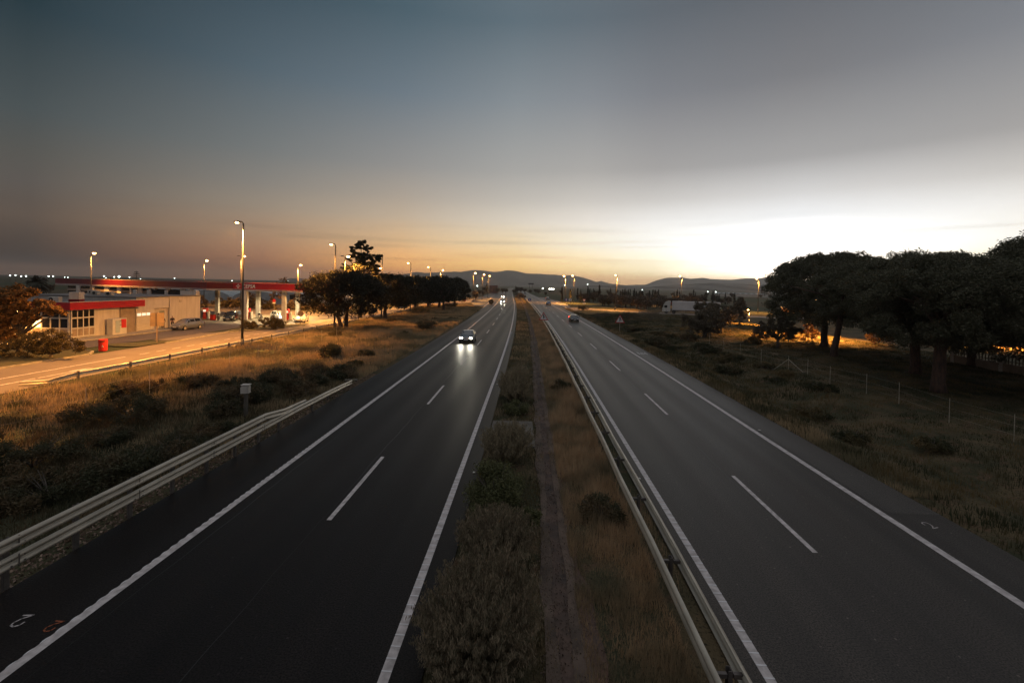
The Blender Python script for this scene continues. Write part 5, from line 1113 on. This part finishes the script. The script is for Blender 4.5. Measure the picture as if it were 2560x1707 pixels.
MB().box((9.2, 0, 2.42), (13.0, 2.5, 2.56)).build('trailer_box', mat('trailer_panels', (.62, .59, .58), .5, .08, .6), lt, bevel=.03)
b = MB(); b.box((9.2, 0, 1.0), (12.6, .9, .24)); b.box((3, 0, .75), (3.6, .8, .25)); b.build('chassis', M['galvd'], lt)
b = MB()
for k in range(6): b.box((4.0+k*.42, -1.22, .75), (.05, .04, .62))
b.box((5.1, -1.22, 1.04), (2.3, .05, .06)); b.box((5.1, -1.22, .45), (2.3, .05, .06)); b.build('side_guard', M['galv'], lt)
MB().box((2.45, -1.15, 3.1), (.16, .1, .5)).build('marker_panel', M['signred'], lt)
for x in (1.1, 3.2, 11.6, 12.9, 14.2):
    for s in (-1, 1): w = MB().cyl((x, s*.85, .5), (x, s*1.2, .5), .5, n=20).build('wheel', M['black'], lt, bevel=.03); MB().cyl((x, s*1.18, .5), (x, s*1.23, .5), .26, n=14).build('rim', M['galvd'], w)

# ------------------------------------------------------------------ people
def person(x, y, rz, label, top='cloth_k', legs='jeans', z=0., arms=0, group=None, hgt=1.0):
    t = thing('person', label, 'person', (x, y, z), rz, group); t.scale = (hgt,)*3
    def skin(nm, J, Ed, m, rt=0, lv=1):
        me = bpy.data.meshes.new(nm); me.from_pydata([j[0] for j in J], Ed, []); o = link(nm, me, t, M[m])
        sm = o.modifiers.new('skin', 'SKIN'); 
        for i, j in enumerate(J):
            sv = me.skin_vertices[0].data[i]; r = j[1]; sv.radius = r if hasattr(r, '__len__') else (r, r); sv.use_root = (i == rt)
        sb_ = o.modifiers.new('sub', 'SUBSURF'); sb_.levels = sb_.render_levels = lv; return o
    if arms == 0: aL = [(-.24, -.02, 1.12), (-.22, -.1, .88)]; aR = [(.24, -.02, 1.12), (.22, -.1, .88)]
    elif arms == 1: aL = [(-.26, .02, 1.14), (-.06, -.2, 1.12)]; aR = [(.26, -.02, 1.15), (.08, -.22, 1.28)]
    else: aL = [(-.24, -.05, 1.13), (-.2, -.27, 1.02)]; aR = [(.25, 0, 1.12), (.24, -.06, .88)]
    J = [((0, 0, .95), (.15, .11)), ((0, .0, 1.15), (.13, .1)), ((0, 0, 1.38), (.16, .1)), ((0, .0, 1.5), .055), ((0, -.01, 1.6), (.075, .085)), ((0, -.01, 1.7), (.07, .085)),
         ((-.17, 0, 1.42), .055), (aL[0], .042), (aL[1], .03), ((.17, 0, 1.42), .055), (aR[0], .042), (aR[1], .03),
         ((-.09, 0, .86), .085), ((-.11, -.02, .48), .055), ((-.11, 0, .09), .042), ((-.13, -.13, .04), .035), ((.09, 0, .86), .085), ((.12, -.01, .48), .055), ((.13, .02, .09), .042), ((.15, -.11, .04), .035)]
    Ed = [(0,1),(1,2),(2,3),(3,4),(4,5),(2,6),(6,7),(7,8),(2,9),(9,10),(10,11),(0,12),(12,13),(13,14),(14,15),(0,16),(16,17),(17,18),(18,19)]
    skin('body', J, Ed, 'skin')
    g = 1.16
    T = [((0, 0, .93), (.165, .125)), ((0, 0, 1.15), (.15, .118)), ((0, 0, 1.38), (.178, .118)), ((0, 0, 1.47), .075), ((-.175, 0, 1.41), .07), (aL[0], .056), (tuple(Vector(aL[0]).lerp(Vector(aL[1]), .8)), .042), ((.175, 0, 1.41), .07), (aR[0], .056), (tuple(Vector(aR[0]).lerp(Vector(aR[1]), .8)), .042)]
    skin('jacket', T, [(0,1),(1,2),(2,3),(2,4),(4,5),(5,6),(2,7),(7,8),(8,9)], top)
    G_ = [((0, 0, .93), (.158, .118)), ((-.092, 0, .84), .1), ((-.11, -.02, .48), .07), ((-.11, 0, .12), .058), ((.092, 0, .84), .1), ((.12, -.01, .48), .07), ((.13, .02, .12), .058)]
    skin('trousers', G_, [(0,1),(1,2),(2,3),(0,4),(4,5),(5,6)], legs)
    skin('shoes', [((-.11, .02, .07), .05), ((-.13, -.15, .045), .042)], [(0, 1)], 'signblack'); skin('shoes', [((.13, .04, .07), .05), ((.15, -.13, .045), .042)], [(0, 1)], 'signblack')
    skin('hair', [((0, .03, 1.66), (.085, .075)), ((0, .005, 1.755), (.07, .078))], [(0, 1)], 'hair')
    b = MB()
    for s in (-1, 1): b.box((s*.028, -.094, 1.665), (.018, .012, .01))
    b.box((0, -.09, 1.605), (.04, .012, .008)); b.build('face_features', M['signblack'], t); MB().prism([(-.085, 1.665), (-.112, 1.63), (-.085, 1.622)], 'x', -.012, .012).build('nose', M['skin'], t)
    return t
person(-52.25, 62.8, math.radians(60), 'person in black clothes leaning in the doorway of the cream wall', 'cloth_k', 'cloth_k', .1, 0, None, 1.0)
person(-52.0, 64.2, math.radians(30), 'person in dark jacket with raised forearms standing between doorway and silver car', 'cloth_k', 'jeans', .1, 1, None, .98)
person(-44.0, 96.3, math.radians(-20), 'person in reddish top standing in the far yard left of the pine trunks', 'cloth_r', 'cloth_r', 0, 0)
person(-42.9, 96.8, math.radians(40), 'person in black standing right beside the small pale car in the far yard', 'cloth_k', 'jeans', 0, 2)
person(-55.0, 81.5, math.radians(10), 'person in red top standing behind the parked motorcycles', 'cloth_r', 'jeans', 0, 2)

# ------------------------------------------------------------------ signs, boxes, posts
def tri_sign(x, y, h, size, rz, label, down=False):
    t = thing('warning_sign' if not down else 'give_way_sign', label, 'road sign', (x, y, float(gz(x, y))), rz, None)
    MB().box((0, .04, h*.5-.15), (.07, .045, h+.1)).build('post', M['galv'], t); s = size; f = -1 if down else 1
    def tri(k, z0): hh = s*.866*k; return [(-s*k/2, z0), (s*k/2, z0), (0, z0+hh)] if f == 1 else [(-s*k/2, z0+hh), (s*k/2, z0+hh), (0, z0)]
    zc = h-s*.866; MB().prism(tri(1, zc), 'y', -.01, .015).build('plate', M['signred'], t)
    k = .74; z0 = zc+(s*.866*(1-k))*(.36 if not down else .64); MB().prism(tri(k, z0), 'y', -.018, -.008).build('face', M['signwhite'], t)
    if not down:
        b = MB(); zz = z0+.1*s
        b.prism([(-.045*s, zz), (.045*s, zz), (.045*s, zz+.30*s), (.1*s, zz+.30*s), (0, zz+.46*s), (-.1*s, zz+.30*s), (-.045*s, zz+.30*s)], 'y', -.026, -.017)
        b.prism([(.03*s, zz+.2*s), (.15*s, zz+.04*s), (.19*s, zz+.07*s), (.05*s, zz+.26*s)], 'y', -.0262, -.0172); b.build('symbol', M['signblack'], t)
    return t
tri_sign(2.8, 83.4, 2.65, 1.75, 0, 'red-rimmed triangular warning sign with a black merging arrow in the median')
tri_sign(15.2, 75.7, 3.1, 1.65, math.radians(-4), 'red-rimmed triangular warning sign with a black merging arrow on the right grass verge')
t = tri_sign(21.0, 172.4, 2.75, 1.25, 0, 'small inverted give-way triangle above a white plate by the side road', True); MB().box((0, -.02, 1.15), (1.1, .03, .35)).build('plate', M['signwhite'], t)
def round_sign(x, y, h, r, label, face, arrow_=None, bar=None, n=24, rz=0):
    t = thing('round_sign', label, 'road sign', (x, y, 0), rz); MB().box((0, .04, h/2), (.07, .045, h)).build('post', M['galv'], t)
    MB().cyl((0, .015, h-r), (0, -.015, h-r), r, n=n).build('disc', M[face], t)
    if arrow_: b = MB(); w = r*.13; z = h-r; b.prism([(-w, z-r*.6), (w, z-r*.6), (w, z+r*.1), (r*.38, z+r*.1), (0, z+r*.65), (-r*.38, z+r*.1), (-w, z+r*.1)], 'y', -.022, -.014); b.build('arrow', M[arrow_], t)
    if bar: MB().box((0, -.019, h-r), (r*1.3, .012, r*.32)).build('bar', M[bar], t)
    return t
round_sign(.3, 186, 2.15, .62, 'round blue sign with a white arrow at the far end of the median guardrail', 'signblue', 'signwhite')
round_sign(13.9, 168.8, 3.0, .62, 'round blue sign with a white arrow left of the paired lamps, beside the exit', 'signblue', 'signwhite')
round_sign(16.4, 180, 2.7, .6, 'round pale sign with a dark bar between the blue arrow sign and the lamp pole', 'signwhite', None, None); 
MB().box((0, -.019, 2.1), (.2, .012, .8)).build('bar', M['signblack'], bpy.data.objects['round_sign.002'])
round_sign(-24.9, 175.4, 1.6, .5, 'small red no-entry sign beside the slip road after the last pine', 'signred', None, 'signwhite')
t = round_sign(-62.3, 108.5, 2.75, .42, 'red disc sign on a thin post behind the right canopy columns', 'signred'); MB().box((0, -.02, 1.75), (.7, .03, .3)).build('plate', M['signwhite'], t)
t = thing('information_board', 'brown sign board seen from behind on a post at the service road kerb', 'sign board', (-41.7, 49.3, .05), math.radians(38)); MB().box((0, 0, 1.7), (.1, .1, 3.4)).build('post', M['brown_sign'], t); MB().box((0, .08, 2.62), (1.25, .04, 1.5)).build('panel', M['brown_sign'], t)
b = MB(); b.box((0, .055, 3.1), (1.15, .03, .06)); b.box((0, .055, 2.2), (1.15, .03, .06)); b.build('rail', M['galvd'], t)
t = thing('round_board', 'eight-sided brown sign seen from behind on a post in front of the white car', 'road sign', (-38.6, 75.2, .05)); MB().box((0, 0, 1.2), (.08, .08, 2.4)).build('post', M['brown_sign'], t); MB().cyl((0, .05, 1.75), (0, .08, 1.75), .55, n=8).build('panel', M['brown_sign'], t)
t = thing('litter_bin', 'round red litter bin with a black mouth at the edge of the service road', 'litter bin', (-42.15, 43.3, .02)); MB().cyl((0, 0, 0), (0, 0, 1.05), .34, .37, 24).build('drum', M['redplastic'], t, smooth=False, bevel=.02)
b = MB(); b.cyl((0, 0, 1.05), (0, 0, 1.14), .385, .36, 24); b.build('rim', M['redplastic'], t, bevel=.02); MB().box((.22, -.28, .96), (.36, .05, .1), .66).build('mouth', M['signblack'], t)
MB().prism([(-.1, .42), (.1, .42), (0, .62)], 'y', -.005, .005).build('mark', M['signwhite'], t).location = (.24, -.3, 0); bpy.data.objects[[o.name for o in kids(t)][-1]].rotation_euler = (0, 0, .66)
t = thing('utility_cabinet', 'small white utility cabinet on a concrete post above the near guardrail', 'cabinet', (-15.6, 24.5, float(gz(-15.6, 24.5)))); g0 = -float(gz(-15.6, 24.5))
MB().box((0, 0, (1.07+g0)/2), (.16, .16, 1.07+g0)).build('post', M['slab'], t); MB().box((0, 0, 1.3+g0), (.38, .3, .42), .15).build('box', M['render'], t, bevel=.015); MB().box((0, 0, 1.56+g0), (.43, .35, .05), .15).build('lid', M['render'], t, bevel=.01); MB().box((-.02, -.18, 1.28+g0), (.34, .015, .36), .15).build('door', M['render'], t)
tag(MB().cyl((-21.9, 24.6, float(gz(-21.9, 24.6))+.1), (-21.9, 24.6, float(gz(-21.9, 24.6))+.16), .5, n=12).build('manhole_cover', M['slab']), 'small round concrete cover lying in the grass near the wire fence', 'manhole cover')
tag(MB().box((-13.2, 33.4, .0), (.9, .6, .14), .4).build('concrete_pad', M['slab'], bevel=.02), 'small concrete pad in the grass at the end of the near guardrail', 'concrete pad')
t = thing('round_bush', 'dark round clipped bush on the gore between the carriageway and the slip road', 'bush', (-14.3, 172, 0)); rng = np.random.default_rng(3); V, F = leaves(rdir(900, rng)*.95*rng.uniform(.7, 1, (900, 1))+[0, 0, .95], .3, .5, rng); link('foliage', npmesh('foliage', V, F), t, LM['farc']); MB().cyl((0, 0, 0), (0, 0, .8), .1, n=6).build('stem', M['barkg'], t)
# wire fences
def wire_fence(label, pts, h, m='galv', brace=None):
    t = thing('wire_fence', label, 'fence', (0, 0, 0))
    for i, (x, y) in enumerate(pts):
        z = float(gz(x, y)); MB().cyl((x, y, z-.2), (x+random.uniform(-.03, .03), y, z+h+.12), .016, n=6).build('post', M[m], t)
        if brace == i:
            for dx, dy in ((-.9, .9), (.8, -1.1)):
                z2 = float(gz(x+dx, y+dy)); MB().cyl((x, y, z+h*.85), (x+dx, y+dy, z2), .022, n=6).build('brace', M[m], t); MB().box((x+dx, y+dy, z2+.03), (.22, .22, .1)).build('footing', M['slab'], t)
    b = MB()
    for f in (.3, .65, 1.0): b.tube([(x, y, float(gz(x, y))+h*f) for x, y in pts], .003, 4)
    b.build('wires', M['galv'], t); return t
wire_fence('thin wire fence on slender posts crossing the dry grass left of the motorway', [(-24.6, 15.2), (-24.9, 19.6), (-23.6, 23.3), (-23.8, 27.6), (-24.1, 31.8), (-24.3, 36), (-24.5, 40.2), (-24.6, 44.6), (-24.7, 49), (-24.8, 53.5), (-24.9, 58), (-25, 63)], 1.45)
wire_fence('thin wire fence on pale posts along the right bank, one post braced by struts', [(24.9, 20.6), (25.1, 24.1), (25.1, 27.7), (25.3, 31.6), (25.1, 34.3), (24.6, 37.6), (24.7, 40.7), (24.3, 43), (24.1, 47.5), (24.0, 52), (24.3, 57), (24.9, 63)], 1.35, 'galv', 7)
# small reflectors on the inner shoulders
for i, (x, y) in enumerate([(-1.98, 17.6), (-2.2, 33.5), (4.42, 17.6), (4.45, 29.7), (12.35, 24.3)]):
    t = thing('road_stud', ['white road stud near the green median shrub', 'white road stud beside the tall grey median bush', 'white road stud left of the ribbed line of the grey carriageway', 'farther white road stud left of the ribbed line of the grey carriageway', 'white road stud on the right shoulder line'][i], 'road stud', (x, y, .004 if i < 4 else .008), 0, 'road studs')
    b = MB(); b.box((0, 0, .02), (.13, .1, .035)); b.build('housing', M['white'], t, bevel=.01)

# ------------------------------------------------------------------ haze
HZ = 1.8e-4
hm = bpy.data.materials.new('haze'); hm.use_nodes = True; t = hm.node_tree
for n_ in list(t.nodes):
    if n_.type != 'OUTPUT_MATERIAL': t.nodes.remove(n_)
pv = nd(t, 'ShaderNodeVolumePrincipled'); pv.inputs['Color'].default_value = (.86, .82, .8, 1); pv.inputs['Density'].default_value = HZ; pv.inputs['Anisotropy'].default_value = .65
t.links.new(pv.outputs[0], t.nodes['Material Output'].inputs['Volume'])
if HZ:
    tag(MB().box((0, 0, 98), (24000, 24000, 204)).build('haze', hm), kind='stuff')
